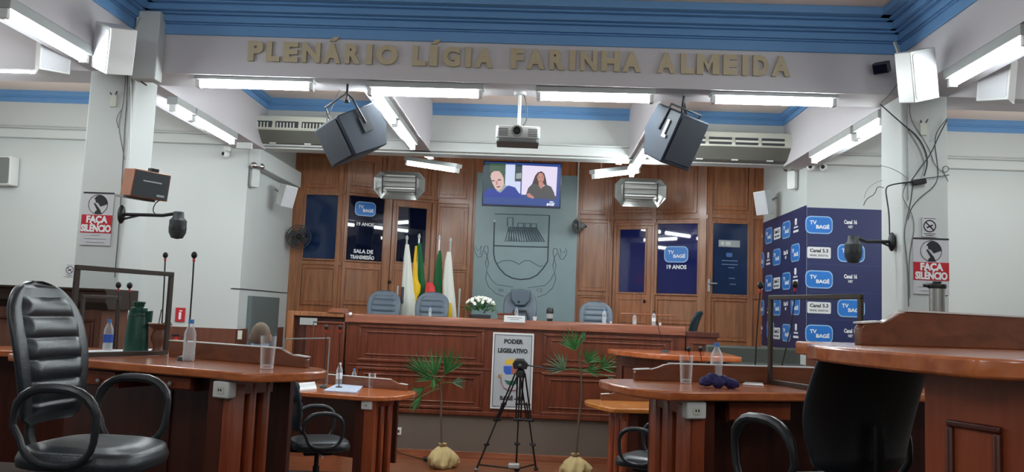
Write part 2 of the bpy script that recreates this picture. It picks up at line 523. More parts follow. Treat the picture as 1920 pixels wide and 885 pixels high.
class Seg:
    def __init__(s, a, b):
        s.a = Vector((a.x, a.y, 0)); d = Vector((b.x-a.x, b.y-a.y, 0)); s.L = d.length
        s.M = frame_M(s.a, d); s.n = Vector((s.M[0][1], s.M[1][1], 0))

    def hit(s, x, y):
        d = ray(x, y); t = (s.a-CAM).dot(s.n)/d.dot(s.n)
        q = s.M.inverted() @ (CAM+d*t)
        return q.x, q.z

    def rect(s, x0, y0, x1, y1):
        xm, ym = (x0+x1)/2, (y0+y1)/2
        return s.hit(x0, ym)[0], s.hit(x1, ym)[0], s.hit(xm, y1)[1], s.hit(xm, y0)[1]


SG = [Seg(PA[i], PA[i+1]) for i in range(5)]
ZTOP = 4.98
for i, sg in enumerate(SG):
    b = MB(sg.M); b.box(-.02, sg.L+.02, 0, .08, 0, ZTOP)
    struct(b.build('wall_panelling', 'wwood'))


def raised(b, sg, r, w=.028, d=.026):
    u0, u1, z0, z1 = sg.rect(*r)
    b.ring(u0, u1, z0, z1, w, -d, 0)
    b.box(u0+w*2.2, u1-w*2.2, -.008, 0, z0+w*2.2, z1-w*2.2)


# frames (stiles and rails) of every bay, one mesh per bay
bays = [
    (0, [(566, 288, 630, 352), (566, 500, 630, 572)], [(545, 570), (630, 638)], 359, 493),
    (1, [(654, 300, 704, 350), (716, 300, 806, 362), (640, 502, 712, 572)], [(637, 650), (718, 732), (804, 812)], 363, 495),
    (2, [(822, 318, 876, 372), (820, 386, 876, 500), (820, 507, 876, 575), (1086, 300, 1136, 402), (1086, 415, 1140, 546), (1086, 555, 1140, 590)], [(812, 820), (877, 884), (1077, 1085), (1138, 1142)], 379, 503),
    (3, [(1155, 312, 1225, 400), (1230, 310, 1308, 400), (1230, 560, 1308, 608)], [(1142, 1150), (1222, 1231), (1310, 1325)], 408, 555),
    (4, [(1334, 300, 1402, 394), (1334, 562, 1402, 640)], [(1326, 1334), (1402, 1412)], 406, 556)]
for k, pan, stiles, yr, yr2 in bays:
    sg = SG[k]
    b = MB(sg.M)
    for r in pan: raised(b, sg, r)
    for xa, xb in stiles:
        u0 = sg.hit(xa, 450)[0]; u1 = sg.hit(xb, 450)[0]
        u0 = max(u0, 0); u1 = min(u1, sg.L)
        b.box(u0, u1, -.03, 0, 0, ZTOP)
    xm = {0: 600, 1: 720, 2: 860, 3: 1230, 4: 1370}[k]
    z = sg.hit(xm, yr)[1]
    if k == 2:
        ua = sg.hit(884, 450)[0]; ub = sg.hit(1077, 450)[0]
        b.box(0, ua, -.026, 0, z-.035, z+.035); b.box(ub, sg.L, -.026, 0, sg.hit(1110, 408)[1]-.035, sg.hit(1110, 408)[1]+.035)
        z = sg.hit(xm, yr2)[1]; b.box(0, ua, -.026, 0, z-.03, z+.03); z = sg.hit(1110, 551)[1]; b.box(ub, sg.L, -.026, 0, z-.03, z+.03)
    else:
        b.box(0, sg.L, -.026, 0, z-.035, z+.035)
        if k != 1 and k != 3:
            z = sg.hit(xm, yr2)[1]; b.box(0, sg.L, -.026, 0, z-.03, z+.03)
    struct(b.build('trim_%d' % (20+k), 'wwoodd', bevel=.004))


def logo(par, Mx, w, h, rim=True, y=-.004, fs=None, part='logo'):
    """blue rounded badge: TV over BAGE"""
    if rim:
        MB(Mx).prism(rrect(w, h, h*.3), y, y+.003, axis='y').build(part+'_rim', 'rim', par)
    MB(Mx).prism(rrect(w*.93, h*.88, h*.26), y-.002, y+.001, axis='y').build(part, 'sky', par)
    f = fs or h*.30
    b = MB(Mx)
    b.text('TV', f*1.0, .002, Matrix.Translation((-w*.22, y-.004, h*.12)), .03)
    b.text('BAGÉ', f*.92, .002, Matrix.Translation((w*.13, y-.004, -h*.12)), .04, wide=1.1)
    b.build(part+'_text', 'ptxt', par)


def window(n, sg, r, pane, parent_extra=None, fr=.03):
    u0, u1, z0, z1 = sg.rect(*r)
    o = bpy.data.objects.new('window_%d' % n, None); C.objects.link(o); o.matrix_world = sg.M; struct(o)
    MB().ring(u0-fr, u1+fr, z0-fr, z1+fr, fr, -.034, 0).build('window_frame', 'wwoodd', o, bevel=.005)
    MB().box(u0, u1, -.006, 0, z0, z1).build('pane', pane, o)
    return o, u0, u1, z0, z1


o, u0, u1, z0, z1 = window(1, SG[0], (571, 366, 633, 485), 'panel')
o, u0, u1, z0, z1 = window(2, SG[1], (650, 369, 718, 489), 'pane')
uc = (u0+u1)/2
u, z = SG[1].hit(685, 392)
logo(o, Matrix.Translation((u, 0, z)), .35, .24, y=-.012)
b = MB()
b.text('19 ANOS', .075, .002, Matrix.Translation((SG[1].hit(684, 421)[0], -.012, SG[1].hit(684, 421)[1])), .04)
b.text('SALA DE', .085, .002, Matrix.Translation((SG[1].hit(681, 472)[0], -.012, SG[1].hit(681, 472)[1])), .04)
b.text('TRANSMISSÃO', .085, .002, Matrix.Translation((SG[1].hit(679, 483)[0], -.012, SG[1].hit(679, 483)[1])), .04, wide=.72)
b.build('window_text', 'ptxt', o)
o, u0, u1, z0, z1 = window(3, SG[3], (1233, 420, 1308, 551), 'paneb')
u, z = SG[3].hit(1268, 477)
logo(o, Matrix.Translation((u, 0, z)), .40, .27, y=-.012)
b = MB(); u, z = SG[3].hit(1268, 501)
b.text('19 ANOS', .09, .002, Matrix.Translation((u, -.012, z)), .04, wide=.95)
b.build('window_text', 'ptxt', o)
o, u0, u1, z0, z1 = window(4, SG[4], (1336, 420, 1401, 552), 'panel')
u, z = SG[4].hit(1367, 457)
MB().box(u-.17, u+.17, -.02, -.006, z-.055, z+.055).build('window_label', 'lgrey', o)
b = MB()
for dx, dw in ((-.11, .05), (-.02, .08)):
    b.box(u+dx-dw/2, u+dx+dw/2, -.024, -.02, z-.03, z+.03)
b.build('window_label_mark', 'wht', o)
b = MB()
for (px, py, ww) in ((1368, 489, .26), (1368, 496, .26), (1371, 502, .10), (1372, 522, .10), (1374, 533, .10)):
    u, z = SG[4].hit(px, py); b.box(u-ww/2, u+ww/2, -.008, -.005, z-.008, z+.008)
b.build('window_print', plain('faint print', rgb(96, 122, 158), .5), o)
u, z = SG[4].hit(1367, 478)
MB().prism(rrect(.10, .07, .02, cx=u, cy=z), -.009, -.005, axis='y').build('window_emblem', plain('faint emblem', rgb(70, 110, 170), .5), o)


def door(n, sg, r, g, lowpan, handle):
    u0, u1, z0, z1 = sg.rect(*r)
    o = bpy.data.objects.new('door_%d' % n, None); C.objects.link(o); o.matrix_world = sg.M; struct(o)
    MB().ring(u0-.05, u1+.05, 1.0, z1+.05, .05, -.045, 0).build('door_frame', 'wwoodd', o, bevel=.006)
    MB().box(u0, u1, -.03, 0, 1.05, z1).build('door_leaf', 'wwood', o)
    a0, a1, c0, c1 = sg.rect(*g)
    MB().ring(a0-.03, a1+.03, c0-.03, c1+.03, .03, -.045, -.03).build('door_molding', 'wwoodd', o, bevel=.005)
    MB().box(a0, a1, -.034, -.03, c0, c1).build('pane', 'pane' if n == 1 else 'paneb', o)
    a0, a1, c0, c1 = sg.rect(*lowpan)
    MB().ring(a0, a1, c0, c1, .025, -.042, -.03).build('door_molding', 'wwoodd', o, bevel=.005)
    hu, hz = sg.hit(*handle)
    MB().ball((hu, -.05, hz), (.03, .03, .03), 8).build('door_knob', 'blk', o, smooth=True)
    return o


door(1, SG[1], (735, 378, 804, 640), (744, 390, 797, 492), (738, 506, 790, 575), (729, 529))
door(2, SG[3], (1155, 424, 1221, 660), (1163, 431, 1210, 548), (1160, 560, 1214, 606), (1209, 565))
# handle plate on the pier right of the badge window
u, z = SG[4].hit(1328, 535)
b = MB(SG[4].M); b.box(u-.02, u+.02, -.05, -.03, z-.10, z+.10); b.tube([(u, -.05, z+.03), (u, -.10, z+.03), (u+.12, -.10, z+.03)], .012)
tag(b.build('door_handle_plate', 'lgrey', smooth=True), 'silver lever handle plate on the wooden pier beside the navy labelled pane', 'handle')

# stone slab with the engraved coat of arms
Yst = YS-.04
sl = Seg(Vector((plan(884, Yst).x, Yst)), Vector((plan(1077, Yst).x, Yst)))
zt = sl.hit(980, 327)[1]
st = thing('stone_panel', 'tall grey stone slab engraved with a coat of arms behind the rostrum', 'panel', Mw=sl.M)
MB().box(0, sl.L, -.03, .04, .9, zt).build('slab', 'stone', st)
def SP(x, y): u, z = sl.hit(x, y); return (u, -.034, z)
def crop(px, py): return SP(880+px/5.205, 390+py/5.205)
b = MB()
b.tube([crop(247, 130)]+[crop(240, 350), crop(238, 440), crop(250, 510), crop(290, 585), crop(350, 648), crop(420, 685), crop(500, 698), crop(590, 690), crop(660, 655), crop(720, 590), crop(765, 520), crop(770, 350), crop(782, 75)], .011, 6)
b.tube([crop(250, 60), crop(520, 66), crop(782, 75)], .006, 6)
b.tube([crop(245, 368), crop(500, 378), crop(765, 384)], .010, 6)
b.build('engraved_shield', 'engr', st)
b = MB()
b.tube([crop(270, 545), crop(330, 515), crop(400, 512), crop(460, 535), crop(490, 555)], .006, 5)
b.tube([crop(490, 545), crop(540, 515), crop(590, 515), crop(640, 545), crop(690, 575), crop(720, 560)], .006, 5)
for k in range(15):                                   # hatching of the fort
    b.tube([crop(350+k*27, 325), crop(385+k*18.5, 195)], .006, 4)
    b.tube([crop(385+k*19.5, 195), crop(395+k*24, 325)], .006, 4)
for (cx, cy) in ((400, 120), (500, 175), (570, 175), (630, 180)):
    b.tube([crop(cx-26, cy+60), crop(cx-26, cy-25), crop(cx+26, cy-25), crop(cx+26, cy+60)], .010, 5)
b.tube([crop(350, 325), crop(740, 330)], .005, 5)
b.tube([crop(380, 190), crop(660, 195)], .008, 5)
for sgn in (0, 1):
    X = (lambda q: q) if sgn == 0 else (lambda q: 1003-q)
    yo = 0 if sgn == 0 else 22
    P = [(50, 390), (60, 440), (85, 480), (115, 478), (130, 440), (150, 375), (178, 372), (188, 410), (175, 470), (158, 540), (172, 610), (190, 540), (172, 460), (148, 420)]
    b.tube([crop(X(x), y+yo) for x, y in P], .006, 5)
    b.tube([crop(X(x), y+yo*.4) for x, y in [(172, 610), (160, 690), (190, 770), (260, 835), (340, 862)]], .005, 5)
    b.tube([crop(X(x), y+yo*.4) for x, y in [(175, 625), (215, 700), (265, 748), (430, 770)]], .005, 5)
    b.tube([crop(X(x), y+yo) for x, y in [(60, 370), (85, 420), (105, 400), (120, 370), (105, 460)]], .004, 5)
b.build('engraved_crest', 'engr2', st)
b = MB()
p = crop(310, 805); b.text('IN', .085, .006, Matrix.Translation(p) @ Matrix.Rotation(-.12, 4, 'Y'))
p = crop(685, 805); b.text('CE', .085, .006, Matrix.Translation(p) @ Matrix.Rotation(.1, 4, 'Y'))
b.build('engraved_text', 'engr2', st)
MB().ball(crop(247, 130), .018, 6).build('bright_stud', 'ptxt', st)
b = MB(); e = SP(1079, 420)
b.tube([(e[0]+.02, -.05, zt+.35), (e[0]+.02, -.05, sl.hit(1077, 408)[1])], .014, 6)
tag(b.build('wall_conduit', 'wht'), 'thin white vertical conduit beside the upper right of the stone slab', 'conduit').matrix_world = sl.M

# ================================================================== LETTERING on the beam
GL = []
def lett(t, s, ox, k):
    for i, (ch, a, c) in enumerate(t):
        GL.append((ch, a/3.4286+ox, c/3.4286+ox, k))
lett([('P', 80, 178), ('L', 198, 285), ('E', 308, 403), ('N', 428, 545), ('Á', 565, 677), ('R', 705, 805), ('I', 842, 880), ('O', 905, 1045)], 0, 440, 'PLENÁRIO')
lett([('L', 1138, 1225), ('Í', 1250, 1300), ('G', 1330, 1445), ('I', 1480, 1517), ('A', 1540, 1660)], 0, 440, 'LÍGIA')
lett([('F', -10, 72), ('A', 92, 208), ('R', 238, 338), ('I', 368, 405), ('N', 438, 545), ('H', 572, 692), ('A', 710, 828)], 0, 960, 'FARINHA')
lett([('A', 932, 1050), ('L', 1085, 1172), ('M', 1188, 1332), ('E', 1358, 1450), ('I', 1480, 1517), ('D', 1550, 1650), ('A', 1668, 1790)], 0, 960, 'ALMEIDA')
ordn = ['first', 'second', 'third', 'fourth', 'fifth', 'sixth', 'seventh', 'eighth']
cnt = {}
zbase = at(960, 129.9, YB).z
hcap = zbase and (at(960, 129.9-38, YB).z - zbase)
for ch, xa, xb, wd in GL:
    i = cnt.get(wd, 0); cnt[wd] = i+1
    xm = (xa+xb)/2; yb = 115.6+(xm-463.3)*.02875
    P0 = at(xa, yb, YB-.03); P1 = at(xb, yb, YB-.03)
    base = {'Á': 'A', 'Í': 'I'}.get(ch, ch)
    b = MB()
    if base == 'M':
        b.prism([(0, 0), (.30, 0), (.30, .62), (.50, .12), (.70, .62), (.70, 0), (1, 0), (1, 1), (.70, 1), (.50, .5), (.30, 1), (0, 1)], -.015, .015, axis='y')
    else: b.text(base, .25, .03, I4, {'M': .012, 'N': .045}.get(base, .058), align='LEFT')
    xs = [v.co.x for v in b.bm.verts]; zs = [v.co.z for v in b.bm.verts]
    w = max(xs)-min(xs); h = max(zs)-min(zs)
    x0, z0 = min(xs), min(zs)
    for v in b.bm.verts:
        v.co.x = (v.co.x-x0)/w*(P1.x-P0.x); v.co.z = (v.co.z-z0)/h*hcap
    if ch != base:
        wd_ = P1.x-P0.x; cx = wd_*.5
        b.prism([(cx-.03, hcap+.018), (cx+.02, hcap+.018), (cx+.065, hcap+.06), (cx+.012, hcap+.06)], -.015, .015, axis='y')
    o = b.build('raised_letter', 'gold')
    o.location = (P0.x, YB-.016, zbase)
    tag(o, 'raised gold capital %s, %s letter of %s on the white beam' % (ch, ordn[i], wd), 'letter', 'gold raised letters on the beam')

# ================================================================== FLUORESCENT LAMPS
def lamp(A, B, label, mat='tube', r=.031, up=.10, hw=.06):
    A = Vector(A); B = Vector(B); d = B-A; L = d.length
    x = d.normalized(); z0 = Vector((0, 0, 1)); y = z0.cross(x).normalized(); z = x.cross(y)
    mm = Matrix.Identity(4)
    for i in range(3): mm[i][0], mm[i][1], mm[i][2], mm[i][3] = x[i], y[i], z[i], A[i]
    t = thing('fluorescent_lamp', label, 'lamp', Mw=mm, group='fluorescent tube lamps')
    b = MB(); b.prism([(-hw, r*1.25), (-hw, up), (hw, up), (hw, r*1.25)], -.03, L+.03, axis='x')
    b.build('housing', 'lgrey', t, bevel=.004)
    MB().tube([(.02, 0, 0), (L-.02, 0, 0)], r, 12).build('tube', mat, t, smooth=True)
    for s in (0, L):
        MB().box(s-.02, s+.02, -r*1.1, r*1.1, -r*1.1, up).build('end_holder', 'wht', t, bevel=.004)
    return t


YL = YB+.10
def lx(x0, y0, x1, y1, Y, lab, **k): lamp(at(x0, y0, Y), at(x1, y1, Y), lab, up=ZB-at((x0+x1)/2, (y0+y1)/2, Y).z, **k)
lx(373, 158, 584, 164, YL, 'lit fluorescent lamp under the beam, leftmost, below the word PLENÁRIO')
lx(694, 173, 901, 178, YL, 'lit fluorescent lamp under the beam between the left black speaker and the projector')
lx(1010, 182, 1221, 187, YL, 'lit fluorescent lamp under the beam just right of the projector mount')
lx(1337, 188, 1563, 194, YL, 'lit fluorescent lamp under the beam below ALMEIDA, right of the right black speaker')
lx(-95, 127, 74, 132, YL, 'lit fluorescent lamp at the left picture edge, left of the left column')
lx(1886, 184, 2060, 189, YL, 'lit fluorescent lamp cut by the right picture edge, right of the right column')
ZTU = ZB-.12
def lz(x0, y0, x1, y1, X, lab, z=ZTU, **k):
    A = atx(x0, y0, X); B = atx(x1, y1, X)
    A = Vector((X, A.y, z)); B = Vector((X, B.y, z))
    lamp(A, B, lab, up=(ZB if abs(X) > 2 else ZB+.04)-z, **k)
lz(8, 24, 158, 104, -3.99, 'long lit fluorescent lamp slanting down from the top left corner towards the left column')
lz(1786, 158, 1925, 67, 3.34, 'long lit fluorescent lamp slanting up to the right picture edge beside the right column')
lz(327, 172, 357, 192, -3.97, 'short looking lit lamp just behind the left column, nearer of the pair')
lz(363, 197, 437, 240, -3.97, 'lit lamp on the left rear beam ending above the left air conditioner')
lz(1655, 200, 1612, 230, 3.34, 'lit twin looking lamp just behind the right column, nearer of the pair')
lz(1602, 236, 1527, 272, 3.34, 'lit lamp on the right rear beam ending beside the right air conditioner')
lz(703, 172, 738, 206, -1.70, 'lit lamp running backwards left of the projector, nearer of the pair', z=ZB-.07)
lz(742, 210, 775, 250, -1.70, 'lit lamp running backwards right of the left black speaker, farther of the pair', z=ZB-.07)
lz(1246, 180, 1218, 222, 1.28, 'lit lamp running backwards left of the right black speaker, nearer of the pair', z=ZB-.07)
lz(1214, 226, 1186, 264, 1.28, 'lit lamp running backwards left of the right black speaker, farther of the pair', z=ZB-.07)
lamp(at(764, 306, 12.6), at(857, 320, 12.0), 'lit lamp hanging in the niche over the left reflector panel', mat='tubes')
lamp(at(1114, 331, 12.0), at(1196, 321, 12.6), 'lit lamp hanging in the niche over the right reflector panel', mat='tubes')
lamp(at(788, 286, 11.6), at(808, 293, 11.9), 'short lit lamp seen end-on above the left niche lamp', mat='tubes', r=.04)
lamp(at(1177, 296, 11.6), at(1160, 303, 11.9), 'short lit lamp seen end-on above the right niche lamp', mat='tubes', r=.04)
def wires(A, B, lab):
    b = MB()
    for f_ in (.15, .85):
        q = A.lerp(B, f_); b.tube([q+Vector((0, 0, .05)), Vector((q.x, q.y, NZ))], .006, 5)
    tag(b.build('hanging_wire', 'grey'), lab, 'wire')
wires(at(764, 306, 12.6), at(857, 320, 12.0), 'thin wires holding the left niche lamp from the ceiling')
wires(at(1114, 331, 12.0), at(1196, 321, 12.6), 'thin wires holding the right niche lamp from the ceiling')


def box_frame(c8x, c8y, Y, dirx, up=(0, 0, 1)):
    return frame_M(at(c8x, c8y, Y), dirx, up)


def px(n, Y): return n/1549.9*Y


# ================================================================== THINGS HANGING FROM BEAMS AND WALLS
def rotM(loc, rz=0, rx=0, ry=0):
    return Matrix.Translation(loc) @ Matrix.Rotation(rz, 4, 'Z') @ Matrix.Rotation(rx, 4, 'X') @ Matrix.Rotation(ry, 4, 'Y')


def look_M(loc, front, up=(0, 0, 1)):
    """local frame whose -y axis (front) points along `front`"""
    y = -Vector(front).normalized(); up = Vector(up)
    z = (up-y*up.dot(y)).normalized(); x = y.cross(z)
    mm = Matrix.Identity(4)
    for i in range(3): mm[i][0], mm[i][1], mm[i][2], mm[i][3] = x[i], y[i], z[i], loc[i]
    return mm


# black stage monitors hung from the beam
Y1 = 7.85
c = at(666, 254, Y1)
t = thing('hanging_loudspeaker', 'big slate black stage loudspeaker hung in front of the left air conditioner', 'loudspeaker',
          Mw=look_M(c, (-.72, -.62, -.52), (-.30, -.1, .95)), group='black loudspeakers hung from the beam')
prof = [(-.24, -.19), (.12, -.21), (.22, -.02), (.18, .21), (-.24, .21)]      # y,z side profile
MB().prism(prof, -.27, .27, axis='x').build('cabinet', 'spk', t, bevel=.012)
MB().prism([(-.252, -.17), (-.242, -.17), (-.242, .185), (-.252, .185)], -.23, .23, axis='x').build('grille', 'spkg', t)
MB().prism([(-.20, .208), (.05, .208), (.05, .226), (-.20, .226)], -.23, .08, axis='x').build('panel_plate', 'grey', t, bevel=.004)
b = MB(); b.tube([(-.285, 0, .05), (-.285, -.02, .30), (-.24, -.03, .38), (.24, -.03, .38), (.285, -.02, .30), (.285, 0, .05)], .011, 8)
b.build('yoke', 'dgrey', t, smooth=True)
for s in (-1, 1): MB().box(*sorted((s*.27, s*.285)), -.05, .05, -.03, .12).build('yoke_plate', 'dgrey', t)
hp = at(650, 190, Y1-.06)
b = MB(); b.tube([hp, (hp.x, hp.y, ZB)], .012, 6); b.lathe([(.03, -.01), (.03, .01)], 10, hp)
tag(b.build('speaker_hanger', 'blk'), 'short black hook holding the left black loudspeaker', 'hook')
def cable(pts, r=.005, mat='blk', lab='', grp=None, name='cable'):
    # smooth the polyline
    P = [Vector(p) for p in pts]
    for _ in range(2):
        Q = [P[0]]
        for a, b_ in zip(P, P[1:]): Q += [a*.75+b_*.25, a*.25+b_*.75]
        Q.append(P[-1]); P = Q
    o = MB().tube(P, r, 5).build(name, mat, smooth=True)
    return tag(o, lab, 'cable', grp)
cable([at(640, 163, YT+.0), at(620, 205, Y1), at(612, 225, Y1), at(615, 240, Y1)], .005, 'dgrey', 'thin loose cable falling from the beam to the left black loudspeaker')

c = at(1263, 252, Y1)
t = thing('hanging_loudspeaker', 'smaller dark navy stage loudspeaker hung before the right air conditioner', 'loudspeaker',
          Mw=look_M(c, (.50, -.75, -.45), (.20, -.10, .95)), group='black loudspeakers hung from the beam')
prof = [(-.20, -.27), (.08, -.27), (.21, -.05), (.17, .22), (-.20, .22)]
MB().prism(prof, -.19, .19, axis='x').build('cabinet', 'spk', t, bevel=.012)
MB().prism([(-.212, -.23), (-.202, -.23), (-.202, .18), (-.212, .18)], -.17, .17, axis='x').build('grille', 'spkg', t)
b = MB(); b.box(-.205, -.192, -.10, -.07, -.02, .12); b.box(-.205, -.192, -.13, -.07, -.05, -.02); b.build('side_bracket', 'wht', t)
b = MB(); b.tube([(-.20, 0, .0), (-.20, -.02, .26), (.20, -.02, .26), (.20, 0, .0)], .011, 8); b.build('yoke', 'dgrey', t, smooth=True)
hp = at(1283, 183, Y1)
b = MB(); b.tube([at(1278, 222, Y1), at(1280, 200, Y1), (hp.x, hp.y, ZB)], .014, 6)
tag(b.build('speaker_hanger', 'blk'), 'black hook holding the right black loudspeaker', 'hook')
for k, (dx, col) in enumerate(((0, 'blk'), (5, 'grey'), (9, 'dgrey'))):
    cable([at(1280+dx*.3, 190, Y1), at(1278+dx, 215, Y1-.05), at(1288+dx, 238, Y1-.1), at(1294+dx*.6, 258, Y1-.1), at(1287+dx*.3, 256-dx, Y1-.05)], .007, col,
          ('black', 'grey', 'dark grey')[k]+' cable looping beside the right black loudspeaker')

# projector
t = thing('projector', 'white ceiling projector with a round black lens', 'projector', Mw=look_M(at(971, 255, 7.9), (.03, -1, -.03)))
w = .21
MB().prism([(-w, -.17), (-w+.03, -.19), (w-.03, -.19), (w, -.17), (w, .15), (-w, .15)], -.055, .065).build('body', 'wht', t, bevel=.012)
MB().prism([(-w+.005, -.165), (-w+.03, -.185), (w-.03, -.185), (w-.005, -.165), (w-.005, .14), (-w+.005, .14)], -.095, -.055).build('underside', 'grey', t, bevel=.008)
Rx = Matrix.Translation((-.01, -.19, .012)) @ Matrix.Rotation(PI/2, 4, 'X')
MB().lathe([(.055, -.01), (.055, .02), (.045, .02)], 24, Mx=Rx).build('lens_ring', 'lgrey', t, smooth=True)
MB().lathe([(.036, .0), (.036, .045), (.028, .048), (.022, .03)], 24, Mx=Rx).build('lens', 'blk', t, smooth=True)
for s in (-1, 1):
    b = MB()
    for k in range(5): b.box(s*.14-.045, s*.14+.045, -.193, -.187, -.035+k*.016, -.029+k*.016)
    b.build('vent_slats', 'dgrey', t)
pp = at(973, 234, 7.9)
b = MB(); b.tube([(pp.x, pp.y, pp.z-.02), (pp.x, pp.y, ZB-.02)], .017, 10); b.lathe([(.06, -.03), (.06, 0)], 16, (pp.x, pp.y, ZB)); b.box(pp.x-.06, pp.x+.06, pp.y-.04, pp.y+.04, pp.z-.06, pp.z-.03)
tag(b.build('projector_pole', 'wht', smooth=True), 'white ceiling pole carrying the projector', 'pole')
cable([(pp.x+.02, pp.y, ZB-.02), at(984, 180, 7.88), at(989, 205, 7.88), at(988, 225, 7.88), at(980, 238, 7.9)], .005, 'dgrey', 'dark cable hanging in a curve beside the projector pole')

# air conditioners on the cross wall
def aircon(x0, x1, ytop, lab, legs):
    Y = YW-.36
    A = at(x0, ytop, Y); B = at(x1, ytop, Y); L = B.x-A.x
    t = thing('air_conditioner', lab, 'air conditioner', Mw=Matrix.Translation((A.x, Y, A.z)), group='ceiling air conditioners')
    H = .34
    # side profile in (y,z): front at y=0, wall at y=.34
    prof = [(0.02, 0), (.34, 0), (.34, -.20), (.0, -.20), (-.02, -.17)]
    MB().prism(prof, .03, L-.03, axis='x').build('body', 'cream', t, bevel=.01)
    MB().prism([(.02, -.20), (.34, -.20), (.34, -H-.02), (.20, -H)], .03, L-.03, axis='x').build('underside', 'acshade', t)  # underside coloured darker to stand for its shade
    b = MB()
    for xx in (0, L-.045):
        b.prism([(0.0, .01), (.34, .01), (.34, -H-.05), (.19, -H-.03), (-.02, -.21), (-.035, -.16)], xx, xx+.045, axis='x')
    b.build('side_cap', 'wht', t, bevel=.008)
    n = 4; w = (L-.30)/n
    b = MB()
    for i in range(n): b.box(.13+i*w, .13+i*w+w-.05, -.024, 0, -.18, -.085)
    b.build('air_outlet', 'dgrey', t)
    for i in range(n):
        b = MB()
        if legs:
            for k in range(int((w-.05)/.045)):
                b.box(.15+i*w+k*.045, .165+i*w+k*.045, -.034, -.015, -.18, -.105)
            b.box(.13+i*w, .13+i*w+w-.05, -.034, -.02, -.185, -.175)
            b.build('louvre_fins', 'cream', t)
        else:
            b.box(.13+i*w, .13+i*w+w-.05, -.034, -.018, -.148, -.122).build('louvre_blade', 'cream', t)
    b = MB()
    for i in range(3): b.box(.35+i*L*.28, .35+i*L*.28+.09, .195, .215, -H-.012, -H+.004)
    b.build('clip', 'wht', t)
    return t
aircon(452, 690, 214, 'cream air conditioner with finned outlets partly behind the left black loudspeaker', True)
aircon(1262, 1502, 243, 'cream air conditioner with flat blades partly behind the right black loudspeaker', False)
p0 = at(445, 240, YW-.46); p1 = at(471, 279, YW-.46)
b = MB(); b.prism([(p0.x+.03, p0.z+.02), (p1.x-.08, p0.z+.02), (p1.x, p0.z-.08), (p1.x, p1.z), (p0.x, p1.z), (p0.x, p0.z)], YW-.46, YW-.40, axis='y')
tag(b.build('junction_cover', 'wht', bevel=.01), 'white angular cover box below the left end of the left air conditioner', 'cover')

# TV
tvY = 12.2
A = at(903, 302, tvY); B = at(1053, 302, tvY); ww = B.x-A.x
ct = at(978.5, 346, tvY)
t = thing('television', 'wall television showing a man in blue and a woman in dark clothes', 'television', Mw=look_M(ct, (.0, -1, -.10)))
H = px(86, tvY)/2; w = px(149, tvY)/2
MB().box(-w, w, -.02, .04, -H, H).build('casing', plain('tv bezel', rgb(18, 22, 50), .3), t, bevel=.006)
MB().box(-w+.02, w-.02, -.024, -.02, -H+.03, H-.02).build('screen', 'sbg', t)
def TV(x, y): return ((x-212)/(1392-212)*2*w*.98-w*.98, H-(y-85)/(805-85)*2*H)   # crop px of the zoomed screen
def tp(poly, mat, name, k):
    b = MB(); b.prism([TV(*p) for p in poly], -.0245-.0006*k, -.024, axis='y'); return b.build(name, mat, t)
tp([(222, 120), (545, 120), (545, 600), (222, 600)], 'sdk', 'picture_backdrop', 1)
tp([(300, 130), (545, 130), (545, 250), (300, 260)], 'sgrn', 'picture_plant', 2)
tp([(545, 135), (692, 135), (692, 400), (782, 400), (782, 590), (545, 560)], 'slt', 'picture_wall', 2)
tp([(692, 135), (798, 135), (798, 395), (692, 395)], 'sdk', 'picture_frame', 3)
tp([(708, 275), (790, 262), (790, 352), (708, 360)], 'sgry', 'picture_print', 4)
tp([(222, 610), (300, 510), (440, 560), (600, 468), (700, 495), (775, 600), (775, 660), (222, 660)], 'sswt', 'picture_sweater', 5)
tp([(420, 560), (480, 590), (575, 480), (520, 440), (400, 480)], 'sgry', 'picture_collar', 6)
tp([(318, 340), (330, 280), (370, 250), (440, 245), (500, 280), (535, 350), (530, 440), (500, 520), (450, 560), (400, 530), (350, 440)], 'sface', 'picture_face', 7)
tp([(440, 240), (500, 250), (540, 300), (545, 400), (530, 440), (520, 350), (480, 280)], 'sgrn', 'picture_hair', 8)
tp([(335, 398), (385, 392), (385, 410), (340, 415)], 'smark', 'picture_eye', 8)
tp([(430, 380), (480, 370), (482, 392), (434, 400)], 'smark', 'picture_eye', 8)
tp([(405, 400), (425, 400), (436, 460), (405, 465)], 'sface2', 'picture_nose', 8)
tp([(415, 492), (470, 482), (475, 498), (425, 508)], 'smark', 'picture_mouth', 8)
tp([(800, 140), (1338, 150), (1330, 610), (800, 605)], 'spk2', 'picture_wall', 2)
tp([(960, 430), (1000, 300), (1040, 245), (1095, 225), (1140, 260), (1165, 340), (1185, 440), (1120, 440)], 'shair', 'picture_hair', 5)
tp([(872, 600), (900, 500), (960, 430), (1040, 400), (1095, 500), (1170, 430), (1250, 465), (1300, 560), (1320, 640), (1320, 670), (880, 650)], 'sdress', 'picture_dress', 4)
tp([(1030, 320), (1060, 255), (1110, 255), (1140, 320), (1130, 380), (1090, 410), (1050, 385)], 'sface2', 'picture_face', 7)
tp([(1055, 400), (1125, 400), (1140, 450), (1095, 505), (1060, 450)], 'sface2', 'picture_neck', 6)
tp([(1045, 318), (1070, 314), (1070, 324), (1047, 326)], 'smark', 'picture_eye', 8)
tp([(1098, 314), (1125, 316), (1124, 326), (1098, 324)], 'smark', 'picture_eye', 8)
tp([(1072, 374), (1105, 374), (1095, 384), (1080, 384)], 'smark', 'picture_mouth', 8)
tp([(880, 590), (920, 578), (1000, 640), (980, 665), (900, 640)], 'sface2', 'picture_arm', 6)
u, z = TV(1255, 715); u2, z2 = TV(1245, 748)
